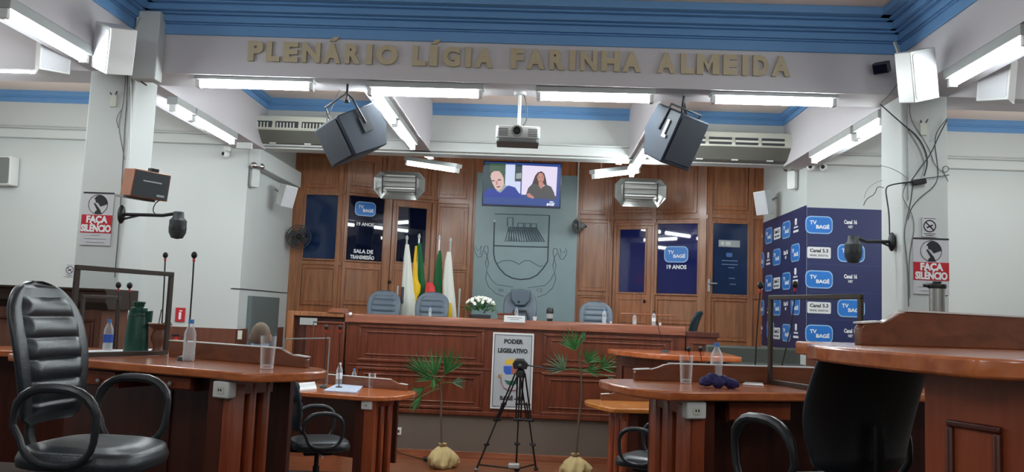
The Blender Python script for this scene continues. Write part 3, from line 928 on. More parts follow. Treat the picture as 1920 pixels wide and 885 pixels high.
b = MB(); b.text('TV', .045, .002, Matrix.Translation((u, -.029, z)), .05, shear=.3); b.text('BAGÉ', .05, .002, Matrix.Translation((u2, -.029, z2)), .05, shear=.3, wide=.9)
b.build('picture_logo', 'swht', t)
b = MB()
for X in (-.12, .12):
    b.tube([ct+Vector((X, .05, H*.6)), (ct.x+X, tvY+.12, NZ)], .018, 6)
b.box(ct.x-.16, ct.x+.16, tvY+.03, tvY+.10, ct.z-.2, ct.z+.25)
tag(b.build('television_bracket', 'grey'), 'ceiling bracket holding the television from above', 'bracket')

# infrared reflector panels in the niche
def reflector(x0, y0, x1, y1, Y, lab, fl):
    c = at((x0+x1)/2, (y0+y1)/2, Y)
    w = px(x1-x0, Y)/2; h = px(y1-y0, Y)/2
    t = thing('reflector_heater', lab, 'heater', Mw=look_M(c, (0, -1, -.2), (.0, 0, 1)), group='silver reflector heaters in the niche')
    poly = [(-w+.12, -h), (w-.12, -h), (w, -h*.35), (w, h*.55), (w-.10, h), (-w+.10, h), (-w, h*.55), (-w, -h*.35)]
    b = MB(); N = len(poly)
    P0 = [(p[0], 0, p[1]) for p in poly]; P1 = [(p[0]*.74, .10, p[1]*.62+.03) for p in poly]; P2 = [(p[0]*.74, .12, p[1]*.62+.03) for p in poly]; P3 = [(p[0]*1.02, .012, p[1]*1.02) for p in poly]
    R = [[b.v(p) for p in Q] for Q in (P0, P1)]
    R2 = [[b.v(p) for p in Q] for Q in (P3, P2)]
    for i in range(N):
        j = (i+1) % N
        b.bm.faces.new([R[0][i], R[0][j], R[1][j], R[1][i]]); b.bm.faces.new([R2[0][j], R2[0][i], R2[1][i], R2[1][j]]); b.bm.faces.new([R2[0][i], R2[0][j], R[0][j], R[0][i]])
    b.bm.faces.new(R[1]); b.bm.faces.new(R2[1][::-1])
    b.build('reflector', 'stl', t)
    b = MB()
    for k in range(4): b.tube([(-w*.66, -.01, h*.62-k*h*.36), (w*.66, -.01, h*.62-k*h*.36)], .006, 5)
    for s in (-1, 1): b.tube([(s*w*.66, -.01, h*.72), (s*w*.66, -.01, -h*.62)], .012, 5)
    b.build('guard_wires', 'blk', t)
    MB().tube([(-w*.60, .03, -h*.22), (w*.6, .03, -h*.22)], .012, 8).build('heating_bar', 'wht', t)
    b = MB()
    for s in (-1, 1): b.tube([(s*w*.5, .1, h*.4), (s*w*.5, 1.25, h*.6)], .01, 5)
    b.build('mount_arm', 'dgrey', t)
reflector(700, 322, 797, 374, 12.75, 'silver octagonal reflector heater on the panelling over the dark badge window', 1)
reflector(1153, 335, 1249, 388, 12.75, 'silver octagonal reflector heater on the panelling right of the television', -1)

# white loudspeakers
def wspeaker(x, y, Y, w, h, d, front, up, lab, brk=None, taper=.75, mat='wht'):
    t = thing('wall_loudspeaker', lab, 'loudspeaker', Mw=look_M(at(x, y, Y), front, up), group='white loudspeakers')
    MB().prism([(-w/2, -d/2), (w/2, -d/2), (w/2*taper, d/2), (-w/2*taper, d/2)], -h/2, h/2).build('cabinet', mat, t, bevel=.008)
    MB().prism(rrect(w*.86, h*.9, w*.1), -d/2-.006, -d/2, axis='y').build('grille', 'paperg' if x > 20 else 'grey', t)
    if brk: MB().tube([(0, d/2-.02, 0), brk], .014, 6).build('bracket', 'grey', t)
    return t
wspeaker(216, 92, 6.88, .27, .40, .25, (-.55, -.8, -.18), (.30, -.25, .95), 'white boxy loudspeaker on top of the left column facing the hall', (.0, .2, .3))
wspeaker(1716, 142, 6.85, .25, .42, .22, (.30, -.9, -.2), (-.22, -.25, .95), 'white boxy loudspeaker on top of the right column facing the hall', (.0, .2, .3))
wspeaker(97, 100, 7.25, .26, .38, .26, (.75, -.7, -.05), (.05, -.1, 1), 'white loudspeaker hanging below the long lamp left of the left column', (0, .2, .35))
wspeaker(1873, 152, 7.25, .26, .38, .26, (-.75, -.7, -.05), (.05, -.1, 1), 'white loudspeaker hanging below the long lamp right of the right column', (0, .2, .35))
wspeaker(12, 321, 11.17, .30, .40, .2, (-.15, -1, -.05), (0, 0, 1), 'grey-fronted loudspeaker on the far left white wall, cut by the picture edge', (0, .12, 0), mat='wht')
wspeaker(536, 367, atx(536, 367, XL+.25).y, .22, .33, .2, (.8, -.6, -.25), (.25, -.1, .95), 'white loudspeaker on the left side wall of the niche', (-.07, .22, .05))
wspeaker(1433, 380, atx(1433, 380, XR-.25).y, .22, .36, .18, (-.8, -.6, -.2), (-.2, -.1, .95), 'white loudspeaker on the right side wall of the niche above the banner', (.07, .22, .05))

# emergency lamps and dome cameras
def eml(x, y, X, lab, s):
    p = atx(x, y, X)
    t = thing('emergency_light', lab, 'light', Mw=look_M(p+Vector((s*.05, 0, 0)), (s, -.8, 0)))
    MB().prism(rrect(.13, .26, .03), -.03, .04, axis='y').build('case', 'wht' if s < 0 else 'lgrey', t, bevel=.006)
    for k in (-1, 1): MB().ball((k*.055, -.05, .17), (.05, .05, .05), 8).build('lamp_head', 'chr', t, smooth=True)
eml(471, 334, XL+.03, 'twin-headed emergency light on the left side wall of the niche', 1)
eml(1492, 338, XR-.03, 'twin-headed emergency light on the right side wall of the niche', -1)
def domec(x, y, lab, two):
    t = thing('dome_camera', lab, 'camera', Mw=Matrix.Translation(at(x, y, YW-.05)))
    for i in range(two):
        o = i*.17
        MB().ball((o, -.03, 0), .055, 10).build('dome', 'wht', t, smooth=True)
        MB().ball((o-.02, -.065, .0), .028, 8).build('lens', 'blk', t, smooth=True)
    MB().box(-.05, .05+(two-1)*.17, 0, .05, .05, .12).build('mount', 'wht', t)
domec(425, 290, 'white dome camera on the wall below the left air conditioner end', 1)
domec(1519, 314, 'pair of white dome cameras on the wall above the navy banner', 2)

# small flood light on the right end of the beam
t = thing('floodlight', 'small black floodlight on the right end of the white beam', 'light', Mw=look_M(at(1653, 127, YB-.1), (-.6, -.7, -.5)))
MB().box(-.07, .07, -.04, .04, -.05, .05).build('body', 'dgrey', t, bevel=.008)
MB().box(-.06, .06, -.046, -.04, -.04, .04).build('glass', 'pane', t)
MB().tube([(0, .02, 0), (0, .14, .02)], .012, 6).build('arm', 'blk', t)

# wooden amplifier box on the left column
cY = 7.45
A = at(243, 345, cY)
t = thing('wooden_loudspeaker', 'wooden box loudspeaker with dark front fixed to the left column', 'loudspeaker', Mw=look_M(at(275, 348, cY), (.85, -.75, -.12), (.06, 0, 1)))
MB().box(-.17, .17, -.10, .14, -.12, .13).build('cabinet', wood('speaker box wood', rgb(140, 84, 56), rgb(168, 106, 76), 'z'), t, bevel=.006)
MB().box(-.16, .16, -.107, -.10, -.11, .12).build('front', 'dgrey', t)
MB().box(-.08, .09, -.109, -.107, .03, .042).build('front_label', 'lgrey', t); MB().box(.06, .13, -.109, -.107, -.09, -.07).build('front_label', 'lgrey', t)
MB().box(.0, .07, -.05, .03, .13, .165).build('knob_box', 'blk', t)
MB().box(-.19, .10, .0, .2, -.14, -.12).build('shelf', 'grey', t)

# surveillance cameras on arms
def armcam(base, joint, end, r, lab):
    t = thing('arm_camera', lab, 'camera', Mw=Matrix.Translation(base))
    L = lambda p: Vector(p)-Vector(base)
    MB().ball((0, 0, 0), (.03, .05, .09), 8).build('wall_plate', 'blk', t, smooth=True)
    b = MB(); b.tube([(0, 0, 0), L(joint), L(end)+Vector((0, 0, .14))], .016, 8); b.tube([(0, 0, -.05), L(joint)*.5], .010, 6)
    b.build('arm', 'blk', t, smooth=True)
    e = L(end)
    MB().lathe([(0, -.10), (.05, -.09), (.075, -.04), (.075, .07), (.05, .10), (.045, .15), (0, .15)], 16, e).build('head', 'dgrey', t, smooth=True)
    MB().lathe([(.076, -.02), (.078, .0), (.076, .02)], 16, e).build('head_ring', 'blk', t, smooth=True)
    return t
e = Vector((cL1+.03, 7.5, at(264, 403, 7.5).z))
armcam(e, at(305, 404, 7.45), at(333, 428, 7.4), 1, 'black surveillance camera on an arm from the left column')
e = Vector((cR0-.03, 7.75, at(1664, 453, 7.75).z))
armcam(e, at(1625, 453, 7.7), at(1600, 473, 7.6), -1, 'black surveillance camera on an arm from the right column in front of the banner')

# ------------------------------------------------------------------ signs on the columns
def silence(x0, y0, x1, y1, yr0, yr1, lab, Y=YB-.006):
    """x0..x1, y0..y1 whole sheet in the photo; yr0..yr1 the red band"""
    tl = at(x0, y0, Y); br = at(x1, y1, Y)
    A = at((x0+x1)/2, (y0+y1)/2, Y)
    w = px(x1-x0, Y)*.5; z = lambda y: at((x0+x1)/2, y, Y).z - A.z
    t = thing('silence_sign', lab, 'sign', Mw=Matrix.Translation(A), group='silence signs on the columns')
    MB().box(-w, w, -.004, .006, z(y1), z(y0)).build('sheet', 'paperg', t)
    MB().box(-w, w, -.006, -.003, z(yr1), z(yr0)).build('red_band', 'red', t)
    MB().box(-w, w, -.008, -.003, z(y0)-.006, z(y0)+.008).build('top_strip', 'ink', t)
    b = MB(); m1 = z(yr0+(yr1-yr0)*.27); m2 = z(yr0+(yr1-yr0)*.76)
    b.text('FAÇA', .088, .003, Matrix.Translation((0, -.0075, m1)), .05, wide=.9)
    b.text('SILÊNCIO', .088, .003, Matrix.Translation((0, -.0075, m2)), .05, wide=.76)
    b.build('red_band_text', 'ptxt', t)
    hh = (z(y0)-z(yr0)); cz = z(yr0)+hh*.48; R = hh*.44
    b = MB(); b.tube([(R*math.cos(a*PI/18), -.006, cz+R*math.sin(a*PI/18)) for a in range(36)], .0025, 4, closed=True)
    b.build('circle', 'ink', t)
    f = lambda u, v: (u*R, cz+v*R)
    b = MB()
    b.prism([f(-.45, .55), f(-.2, .85), f(.15, 1.0), f(.55, .85), f(.85, .5), f(1.0, .1), f(.55, -.1), f(.25, -.2), f(.0, .15), f(-.25, .2), f(-.3, .5)], -.008, -.004, axis='y')
    b.build('nurse_hair', 'ink', t)
    b = MB()
    b.prism([f(-.45, .1), f(-.33, .15), f(.25, -.55), f(.45, -1.0), f(-.3, -1.0), f(-.25, -.75), f(-.05, -.6)], -.008, -.004, axis='y')
    b.build('finger', 'ink', t)
    b = MB()
    for k, ww in ((.12, .3), (.30, .7), (.48, .6)): b.box(-w*ww, w*ww, -.006, -.003, z(yr1+(y1-yr1)*k*1.6)-.002, z(yr1+(y1-yr1)*k*1.6)+.002)
    b.build('small_print', 'grey', t)
silence(152, 362, 212, 460, 403, 437, 'silence notice with red band FAÇA SILÊNCIO on the left column', YB-.008)
silence(1713, 448, 1778, 552, 492, 526, 'silence notice with red band FAÇA SILÊNCIO on the right column', YB-.008)
def nosmoke(x, y, s, lab, Y=YB-.01):
    t = thing('no_smoking_sign', lab, 'sign', Mw=Matrix.Translation(at(x, y, Y)), group='no smoking signs')
    MB().box(-s*1.3, s*1.3, -.002, .006, -s*1.9, s*1.5).build('sheet', 'paperg', t)
    b = MB(); b.tube([(s*math.cos(a*PI/12), -.004, s*math.sin(a*PI/12)) for a in range(24)], s*.09, 4, closed=True)
    b.tube([(-s*.7, -.004, s*.7), (s*.7, -.004, -s*.7)], s*.09, 4); b.tube([(-s*.5, -.004, -s*.3), (s*.5, -.004, s*.2)], s*.12, 4)
    b.box(-s, s, -.004, -.002, s*1.3, s*1.38)
    b.box(-s, s, -.004, -.002, -s*1.4, -s*1.3); b.box(-s*.7, s*.7, -.004, -.002, -s*1.7, -s*1.6)
    b.build('symbol', 'ink', t)
nosmoke(1743, 424, .052, 'small round no smoking sign above the right silence notice')
nosmoke(131, 506, .05, 'small round no smoking sign on the left wall behind the framed screen', YW-.01)
# light switches left bare on the columns
for (x, y, lab) in ((213, 189, 'small yellowed wall box on the left column'), (1731, 242, 'small yellowed wall box on the right column')):
    t = thing('wall_box', lab, 'box', Mw=Matrix.Translation(at(x, y, YB-.01)))
    MB().box(-.03, .03, -.012, .01, -.06, .06).build('plate', 'cream', t, bevel=.004)
    b = MB(); b.tube([(-.02, -.01, .055), (-.03, -.02, .075)], .006, 5); b.tube([(.02, -.01, .055), (.035, -.02, .09)], .006, 5); b.build('wire_stub', 'dgrey', t)
# cables left column
YC = YB-.02
cable([at(240, 130, YC), at(237, 200, YC), at(233, 250, YC), at(232, 280, YC), at(225, 400, YC), at(215, 520, YC)], .004, 'dgrey', 'long dark cable running down the left column edge')
cable([at(236, 140, YC), at(232, 190, YC), at(226, 215, YC), at(222, 235, YC), at(226, 262, YC), at(234, 300, YC)], .004, 'grey', 'thin wavy cable on the left column above the wooden loudspeaker')
cable([at(244, 140, YC), at(246, 200, YC), at(243, 300, YC)], .006, 'wht', 'white conduit cable on the right half of the left column')
cable([at(228, 205, YC), at(217, 222, YC), at(222, 240, YC)], .003, 'dgrey', 'short stray wire loop beside the yellowed box of the left column')
cable([at(252, 38, YB-.1), at(257, 60, YB-.1), at(262, 92, YB-.1), at(259, 98, YB-.1), at(259, 150, YB-.05), at(275, 160, YB-.05)], .008, 'dgrey', 'dark cable dropping in the corner between white loudspeaker and left beam end')
cable([at(300, 375, 7.5), at(290, 382, 7.46), at(286, 396, 7.46), at(292, 402, 7.46)], .005, 'blk', 'black cable loop between the wooden loudspeaker and the camera arm')
# cables right column
RC = [
 ([(1650, 195), (1672, 215), (1695, 235), (1720, 255), (1735, 280), (1740, 305), (1733, 330)], .008, 'dgrey', 'thick dark cable curving from the lamp across the right column to the black adapter'),
 ([(1697, 235), (1715, 262), (1728, 285), (1735, 310), (1728, 332)], .005, 'grey', 'grey cable following the thick dark one on the right column'),
 ([(1776, 225), (1760, 255), (1745, 290), (1725, 315), (1710, 337)], .007, 'dgrey', 'dark cable sweeping down from the right edge of the right column'),
 ([(1776, 222), (1757, 245), (1752, 268), (1757, 300), (1760, 330), (1752, 350), (1725, 370), (1708, 390), (1703, 412)], .005, 'dgrey', 'dark cable making a long S on the right side of the right column'),
 ([(1701, 190), (1701, 260), (1702, 300), (1703, 375)], .004, 'grey', 'straight grey cable down the middle of the right column'),
 ([(1705, 190), (1707, 225), (1728, 255), (1745, 285), (1752, 310), (1770, 325), (1781, 318), (1775, 310), (1765, 315), (1778, 340)], .004, 'dgrey', 'looping cable with a knot at the right edge of the right column'),
 ([(1780, 328), (1755, 332), (1736, 334)], .005, 'dgrey', 'short cable leaving the black adapter to the right'),
 ([(1710, 341), (1685, 344), (1670, 347), (1660, 352), (1663, 375), (1667, 400), (1668, 440)], .009, 'blk', 'thick black cable from the adapter down to the right arm camera'),
 ([(1702, 341), (1694, 355), (1692, 370), (1700, 385), (1710, 400), (1715, 425), (1710, 455), (1704, 490), (1706, 560)], .004, 'dgrey', 'thin dark cable hanging in a long curve below the adapter, right strand'),
 ([(1712, 345), (1708, 380), (1700, 410), (1695, 440), (1700, 480), (1703, 520), (1704, 575)], .005, 'dgrey', 'thin dark cable hanging below the adapter, left strand'),
 ([(1657, 352), (1645, 349), (1640, 365), (1625, 372), (1619, 385)], .005, 'dgrey', 'stray cable end left of the right column above the banner'),
 ([(1655, 338), (1640, 343), (1625, 355), (1620, 372)], .003, 'grey', 'fine stray wire left of the right column'),
 ([(1650, 310), (1670, 315), (1690, 325), (1702, 335)], .004, 'grey', 'pale grey cable rising left from the black adapter'),
 ([(1676, 95), (1686, 130), (1688, 150), (1668, 178), (1652, 192)], .006, 'grey', 'grey cable from the right white loudspeaker to the rear lamp'),
]
for pts, r, mt_, lab in RC:
    P = []
    for (x, y) in pts:
        Y = YB-.02 if x > 1655 else YB+.05
        P.append(at(x, y, Y))
    cable(P, r*.75, mt_, lab)
t = thing('power_adapter', 'black power adapter among the cables on the right column', 'adapter', Mw=look_M(at(1723, 341, YB-.03), (0, -1, 0), (-.18, 0, 1)))
MB().box(-.06, .06, -.025, .02, -.025, .025).build('body', 'blk', t, bevel=.006)

# ================================================================== NICHE FLOOR, ROSTRUM
RZ = 1.83                                     # rostrum top
YR = 11.1                                     # rostrum front
struct(MB().box(XL, XR, 11.32, 14.2, 0, 1.05).build('floor', 'tier'))
xa = at(650, 640, YR).x; xb = at(1283, 690, YR).x
RS = Seg(Vector((xa, YR)), Vector((xb, YR)))
t = thing('rostrum_desk', 'long reddish wooden rostrum desk with panelled front in the middle of the room', 'desk', Mw=RS.M)
ZF = .55
MB().box(0, RS.L, 0, .05, ZF, RZ-.11).build('front_panel', 'rwood', t)
MB().box(.02, RS.L-.02, .03, .10, 0, ZF).build('base_wall', 'rbase', t)
MB().box(-.0, RS.L, -.01, .03, 0, .075).build('skirting', 'skirt', t, bevel=.004)
b = MB(); b.prism([(-.05, RZ-.12), (-.05, RZ-.01), (-.03, RZ), (.22, RZ), (.22, RZ-.12)], -.03, RS.L+.0, axis='x')
b.build('desk_top', 'rtop', t, bevel=.006)
def rost_panels():
    for (x0, y0, x1, y1) in ((671, 613, 908, 681), (665, 692, 905, 764), (1018, 630, 1262, 692), (1014, 703, 1255, 782)):
        u0, u1, z0, z1 = RS.rect(x0, y0, x1, y1)
        b = MB(); b.ring(u0, u1, z0, z1, .035, -.022, 0); b.ring(u0+.10, u1-.10, z0+.08, z1-.08, .022, -.014, 0)
        b.build('panel_molding', 'rwood', t, bevel=.008)
rost_panels()
b = MB()
for yy in (686, 690): pass
u0, z0 = RS.hit(780, 688); b.box(.03, RS.L-.03, -.012, 0, z0-.006, z0+.010); b.box(0, RS.L, -.02, 0, ZF, ZF+.05); b.box(0, RS.L, -.015, 0, RZ-.145, RZ-.12)
b.build('rail_molding', 'rwood', t, bevel=.004)
b = MB(); b.box(0, .05, .05, .22, ZF, RZ-.12); b.box(RS.L-.05, RS.L, .05, .22, ZF, RZ-.12); b.build('end_panel', 'rwood', t)
# sign on the front
u0, u1, z0, z1 = RS.rect(922, 624, 999, 767)
s_ = thing('legislative_sign', 'white framed sign PODER LEGISLATIVO with crest on the rostrum front', 'sign', Mw=RS.M)
MB().box(u0, u1, -.030, -.0225, z0, z1).build('board', 'wht', s_)
MB().box(u0+.018, u1-.018, -.032, -.03, z0+.02, z1-.02).build('inner_sheet', plain('shaded sign sheet', rgb(170, 174, 178), .6), s_)  # white sheet, greyed in its colour for the dimmer light here
b = MB(); b.ring(u0+.025, u1-.025, z0+.03, z1-.03, .005, -.034, -.031); b.build('thin_border', 'ink', s_)
def SG_(px_, py_): u, z = RS.hit(910+px_/5.206, 610+py_/5.206); return u, z
for txt, cx, cy, sz in (('PODER', 275, 160, .078), ('LEGISLATIVO', 268, 250, .078), ('BAGÉ - RS', 255, 712, .07)):
    u, z = SG_(cx, cy); b = MB(); b.text(txt, sz, .003, Matrix.Translation((u, -.034, z)), .045, wide=.86 if len(txt) > 9 else 1); b.build('sign_text', 'ink', s_)
def sp(poly, mat, name, k=1):
    b = MB(); b.prism([SG_(*p) for p in poly], -.032-.0012*k, -.0315, axis='y'); b.build(name, mat, s_)
sp([(195, 380), (195, 330), (215, 350), (225, 318), (240, 345), (255, 312), (268, 345), (285, 318), (292, 350), (310, 330), (312, 380)], 'ink2', 'crest_crown', 1)
sp([(180, 395), (255, 395), (255, 478), (200, 478), (180, 450)], 'bluel', 'crest_field', 1)
sp([(256, 395), (320, 395), (320, 450), (300, 478), (256, 478)], plain('crest red field', rgb(150, 90, 80), .6), 'crest_field', 1)
sp([(185, 530), (235, 540), (325, 535), (310, 570), (260, 585), (215, 575)], plain('crest green', rgb(34, 92, 74), .6), 'crest_hill', 2)
b = MB(); P = [(130, 480), (150, 505), (158, 560), (180, 605), (230, 630), (290, 630), (340, 600), (352, 560), (365, 520)]
b.tube([(SG_(*p)[0], -.034, SG_(*p)[1]) for p in P], .014, 6, flat=.3); b.build('crest_ribbon', plain('crest ribbon', rgb(150, 60, 66), .6), s_)
b = MB(); b.tube([(SG_(*p)[0], -.034, SG_(*p)[1]) for p in [(120, 490), (135, 505), (160, 500), (165, 480), (140, 470)]], .006, 5); b.build('crest_curl', 'ink2', s_)
# name plate
u, z = RS.hit(965, 598)
n_ = thing('name_plate', 'white name plate leaning on the front edge of the rostrum top', 'name plate', Mw=RS.M)
MB().box(u-.14, u+.14, -.062, -.052, z-.045, z+.045).build('plate', 'paper', n_)
b = MB(); b.box(u-.10, u+.10, -.064, -.062, z+.012, z+.020); b.box(u-.06, u+.06, -.064, -.062, z-.012, z-.006); b.build('plate_print', 'grey', n_)
# wall socket on the base
u, z = RS.hit(747, 809)
o_ = thing('wall_socket', 'white socket plate on the brown base of the rostrum', 'socket', Mw=RS.M @ Matrix.Translation((u, .03, z)))
MB().box(-.035, .035, -.012, 0, -.05, .05).build('plate', 'wht', o_, bevel=.004)
MB().box(-.012, .012, -.014, -.012, -.018, .018).build('outlet', 'dgrey', o_)
cable([RS.M @ Vector((u+.0, -.02, z-.25)), RS.M @ Vector((u+.06, -.06, .02)), RS.M @ Vector((u+.3, -.25, .012)), RS.M @ Vector((u+.5, -.45, .012))], .006, 'blk', 'black cable lying on the floor below the rostrum socket')
p = atz(812, 862, 0); t = thing('power_supply', 'small black power brick on the floor beside the left potted palm', 'adapter', (p.x-.02, p.y-.1, 0), .3)
MB().box(-.09, .09, -.05, .05, 0, .05).build('body', 'blk', t, bevel=.01)

# left wing of the rostrum
WS = Seg(Vector((at(537, 620, 11.05).x, 11.05)), Vector((at(643, 620, 11.05).x, 11.05)))
t = thing('side_counter', 'wooden side counter with dark open shelf at the left end of the rostrum', 'counter', Mw=WS.M)
uu = lambda x: WS.hit(x, 620)[0]
b = MB(); b.box(0, uu(549), -.0, .22, 0, RZ+.0); b.box(uu(549), WS.L, .0, .22, RZ-.06, RZ); b.build('outer_frame', 'wwoodd', t, bevel=.006)
MB().box(uu(549), WS.L, .10, .22, 0, RZ-.06).build('back_panel', 'ddark', t)
MB().box(uu(574), WS.L, .0, .10, 0, RZ-.12).build('front_panel', 'rwood', t)
b = MB(); u0, u1, z0, z1 = WS.rect(584, 603, 645, 700); b.ring(u0, u1, z0, z1, .025, -.02, 0); b.build('panel_molding', 'rwood', t, bevel=.006)
b = MB(); b.prism([(uu(613), RZ), (uu(644), RZ), (uu(640), RZ+.06), (uu(620), RZ+.06)], -.02, .3, axis='y'); b.build('raised_top', 'rtop', t)
u0, u1, z0, z1 = WS.rect(563, 596, 595, 609); MB().box(u0, u1, -.02, .0, z0, z1).build('name_card', 'lgrey', t)
p = at(657, 589, 11.03); tag(MB().ball((0, 0, 0), .025, 8).build('white_ball', 'ptxt', smooth=True), 'tiny white round ball in the gap between side counter and rostrum', 'ball').location = p
# right wing
WR = Seg(Vector((xb+.02, YR)), Vector((at(1345, 650, YR+.0).x, YR)))
t = thing('side_counter', 'low dark topped wooden counter at the right end of the rostrum', 'counter', Mw=WR.M)
zt = WR.hit(1305, 622)[1]
MB().box(0, WR.L, 0, .2, 0, zt-.07).build('body', 'rwood', t)
MB().box(-.02, WR.L+.02, -.03, .2, zt-.07, zt).build('counter_top', 'ddark', t, bevel=.005)
b = MB(); b.ring(.06, WR.L-.05, zt-.6, zt-.14, .025, -.02, 0); b.build('panel_molding', 'rwood', t, bevel=.006)

# ================================================================== CHAIRS
def surf(b, f, nu, nv, closed_u=False):
    V = [[b.v(f(i/(nu if closed_u else nu-1), j/(nv-1))) for i in range(nu)] for j in range(nv)]
    for j in range(nv-1):
        for i in range(nu if closed_u else nu-1):
            k = (i+1) % nu
            b.bm.faces.new([V[j][i], V[j][k], V[j+1][k], V[j+1][i]])
    return V


def back_mesh(w, z0, z1, lean, ribs=True, thick=.06, nribs=6, yo=-.20, ra=.62):
    """closed backrest: front (+y) carries horizontal ribs; returns body and ribbed pad"""
    H = z1-z0
    def hw(v):
        base = w/2*(.76+.24*math.sin(min(1, v/.6)*PI/2))
        if v > ra: return base*max(.02, (1-((v-ra)/(1-ra))**2.6))**.5
        return base
    def cen(v): return yo-lean*v*H + .035*math.sin(v*PI*1.1)
    def body(u, v):
        a = 2*PI*u; x = math.cos(a); y = math.sin(a)
        e = 1 if v not in (0, 1) else .0
        sx = (abs(x)**.55)*(1 if x > 0 else -1); sy = (abs(y)**.8)*(1 if y > 0 else -1)
        th = thick*(1 if .04 < v < .96 else .55)
        return (sx*hw(v)*(1 if v > 0 else .8), cen(v)-.012+.03*(sx**2)+sy*th*.5, z0+H*v)
    b = MB()
    warp = lambda v: 1-(1-v)**1.7 if ra else v
    V = surf(b, lambda u, v: body(u, warp(v)), 32, 44, True)
    b.bm.faces.new(V[0][::-1]); b.bm.faces.new(V[-1])
    p = MB()
    def pad(u, v):
        s = (u*2-1); vv = .06+.84*v
        k = vv*nribs*1.12; r = abs(math.sin(k*PI)) if ribs else .6
        edge = min(1, (1-abs(s))*6)*min(1, min(v, 1-v)*14)
        wv = hw(vv)*.74
        return (s*wv, cen(vv)+.03*(s*.72)**2+thick*.5-.016+(.006+.022*(r**.5))*edge, z0+H*vv)
    surf(p, pad, 15, 90)
    return b, p


def make_chair(label, mat='lea', back_h=1.12, w=.48, arms=True, hi=True, group=None, seat_h=.48, lean=.18, ra=.62):
    t = thing('office_chair', label, 'chair', group=group)
    def seat(u, v):
        a = 2*PI*u; x = math.cos(a); y = math.sin(a)
        sx = (abs(x)**.6)*(1 if x > 0 else -1); sy = (abs(y)**.6)*(1 if y > 0 else -1)
        prof = [(.0, .0), (.75, .0), (.98, .02), (1.0, .05), (.95, .085), (.7, .10), (.35, .095), (0, .092)]
        k = v*(len(prof)-1); i = min(int(k), len(prof)-2); f = k-i
        r = prof[i][0]*(1-f)+prof[i+1][0]*f; z = prof[i][1]*(1-f)+prof[i+1][1]*f
        droop = -.03*max(0, sy*r-.5)
        return (sx*r*.25, .02+sy*r*.25, seat_h-.09+z+droop)
    b = MB(); surf(b, seat, 36, 22, True); bmesh.ops.remove_doubles(b.bm, verts=b.bm.verts, dist=1e-4)
    b.build('seat', mat, t, smooth=True, ang=80)
    body, pad = back_mesh(w, seat_h+.08, back_h, lean, ra=ra)
    bo = body.build('backrest', mat, t, smooth=True, ang=80)
    if hi: pad.build('ribbed_pad', mat, bo, smooth=True, ang=80)
    else: pad.bm.free()
    if hi:
        b = MB(); b.tube([(0, -.05, seat_h-.11), (0, -.22, seat_h-.10), (0, -.27, seat_h+.02), (0, -.27, seat_h+.25)], .028, 8, flat=.5)
        b.build('back_support', 'blk', t, smooth=True)
        b = MB(); b.box(-.10, .10, -.12, .12, seat_h-.13, seat_h-.09); b.build('mechanism', 'blk', t, bevel=.01)
        b = MB(); b.tube([(.06, 0, seat_h-.11), (.26, .02, seat_h-.115)], .008, 6); b.build('lever', 'wht', t)
    if arms:
        for s in (-1, 1):
            P = []
            for i in range(25):
                a = -PI/2+2*PI*i/24
                ca, sa = math.cos(a), math.sin(a)
                y = .02+.150*(abs(ca)**.75)*(1 if ca > 0 else -1); z = seat_h+.10+.145*(abs(sa)**.8)*(1 if sa > 0 else -1)
                if sa > 0: y += -.01
                P.append((s*(.275+.012*sa), y+(.015*ca if sa > 0 else 0), z))
            P = P[:-1]
            MB().tube(P, [.019 if p[2] > seat_h+.16 else .014 for p in P], 10, closed=True).build('armrest', 'arm', t, smooth=True)
    b = MB(); b.lathe([(.028, .10), (.028, .25), (.02, .25), (.02, seat_h-.12)], 12); b.build('gas_lift', 'blk', t, smooth=True)
    b = MB(); b.lathe([(.045, .07), (.05, .09), (.045, .12)], 16); b.build('base_hub', 'blk', t, smooth=True)
    for k in range(5):
        a = 2*PI*k/5+.3; c_, s_ = math.cos(a), math.sin(a)
        l = MB().tube([(.03*c_, .03*s_, .10), (.16*c_, .16*s_, .095), (.29*c_, .29*s_, .07)], [.024, .02, .014], 8).build('leg', 'blk', t, smooth=True)
        MB().lathe([(.0, -.018), (.026, -.018), (.028, 0), (.026, .018), (0, .018)], 12, Mx=Matrix.Translation((.29*c_, .29*s_, .029)) @ Matrix.Rotation(a, 4, 'Z') @ Matrix.Rotation(PI/2, 4, 'X')).build('caster', 'blk', l, smooth=True)
    return t


def face(fx, fy): return math.atan2(-fx, fy)
ch = make_chair('black ribbed leather armchair in the left foreground beside the framed acrylic screen', back_h=1.13, group='black armchairs at the side desks')
ch.location = (-1.80, 3.38, .83); ch.rotation_euler = (0, 0, face(1, -.04))
c2 = make_chair('black armchair seen from behind at the right foreground, under the nearest desk', back_h=1.0, w=.54, ra=.88, group='black armchairs at the side desks', lean=.20)
c2.location = (1.10, 3.25, .83); c2.rotation_euler = (0, 0, face(-.42, .9))
dup(ch, (-1.86, 7.2, .29), face(.9, .35), 'black armchair tucked beneath the second left desk with bottles and newspaper')
dup(ch, (.98, 7.1, .29), face(-.85, .45), 'black armchair partly seen between the two right desks')
rc = make_chair('slate ribbed chair behind the rostrum, leftmost, left of the flags', 'leab', back_h=1.12, w=.50, arms=False, group='slate chairs behind the rostrum')
def rear(x, ytop, Y, o, lab=None, rz=None, sc_=1):
    p = at(x, ytop, Y)
    o.location = (p.x, Y, 1.05)
    o.rotation_euler = (0, 0, PI if rz is None else rz)
    o.scale = (1, 1, (p.z-1.05)/1.12*sc_)
    if lab: o['label'] = lab
rear(716, 543, 12.0, rc)
rear(808, 546, 12.0, dup(rc), 'slate ribbed chair behind the rostrum below the green and red flag')
rear(1120, 564, 12.0, dup(rc), 'slate ribbed chair behind the rostrum right of the stone slab')
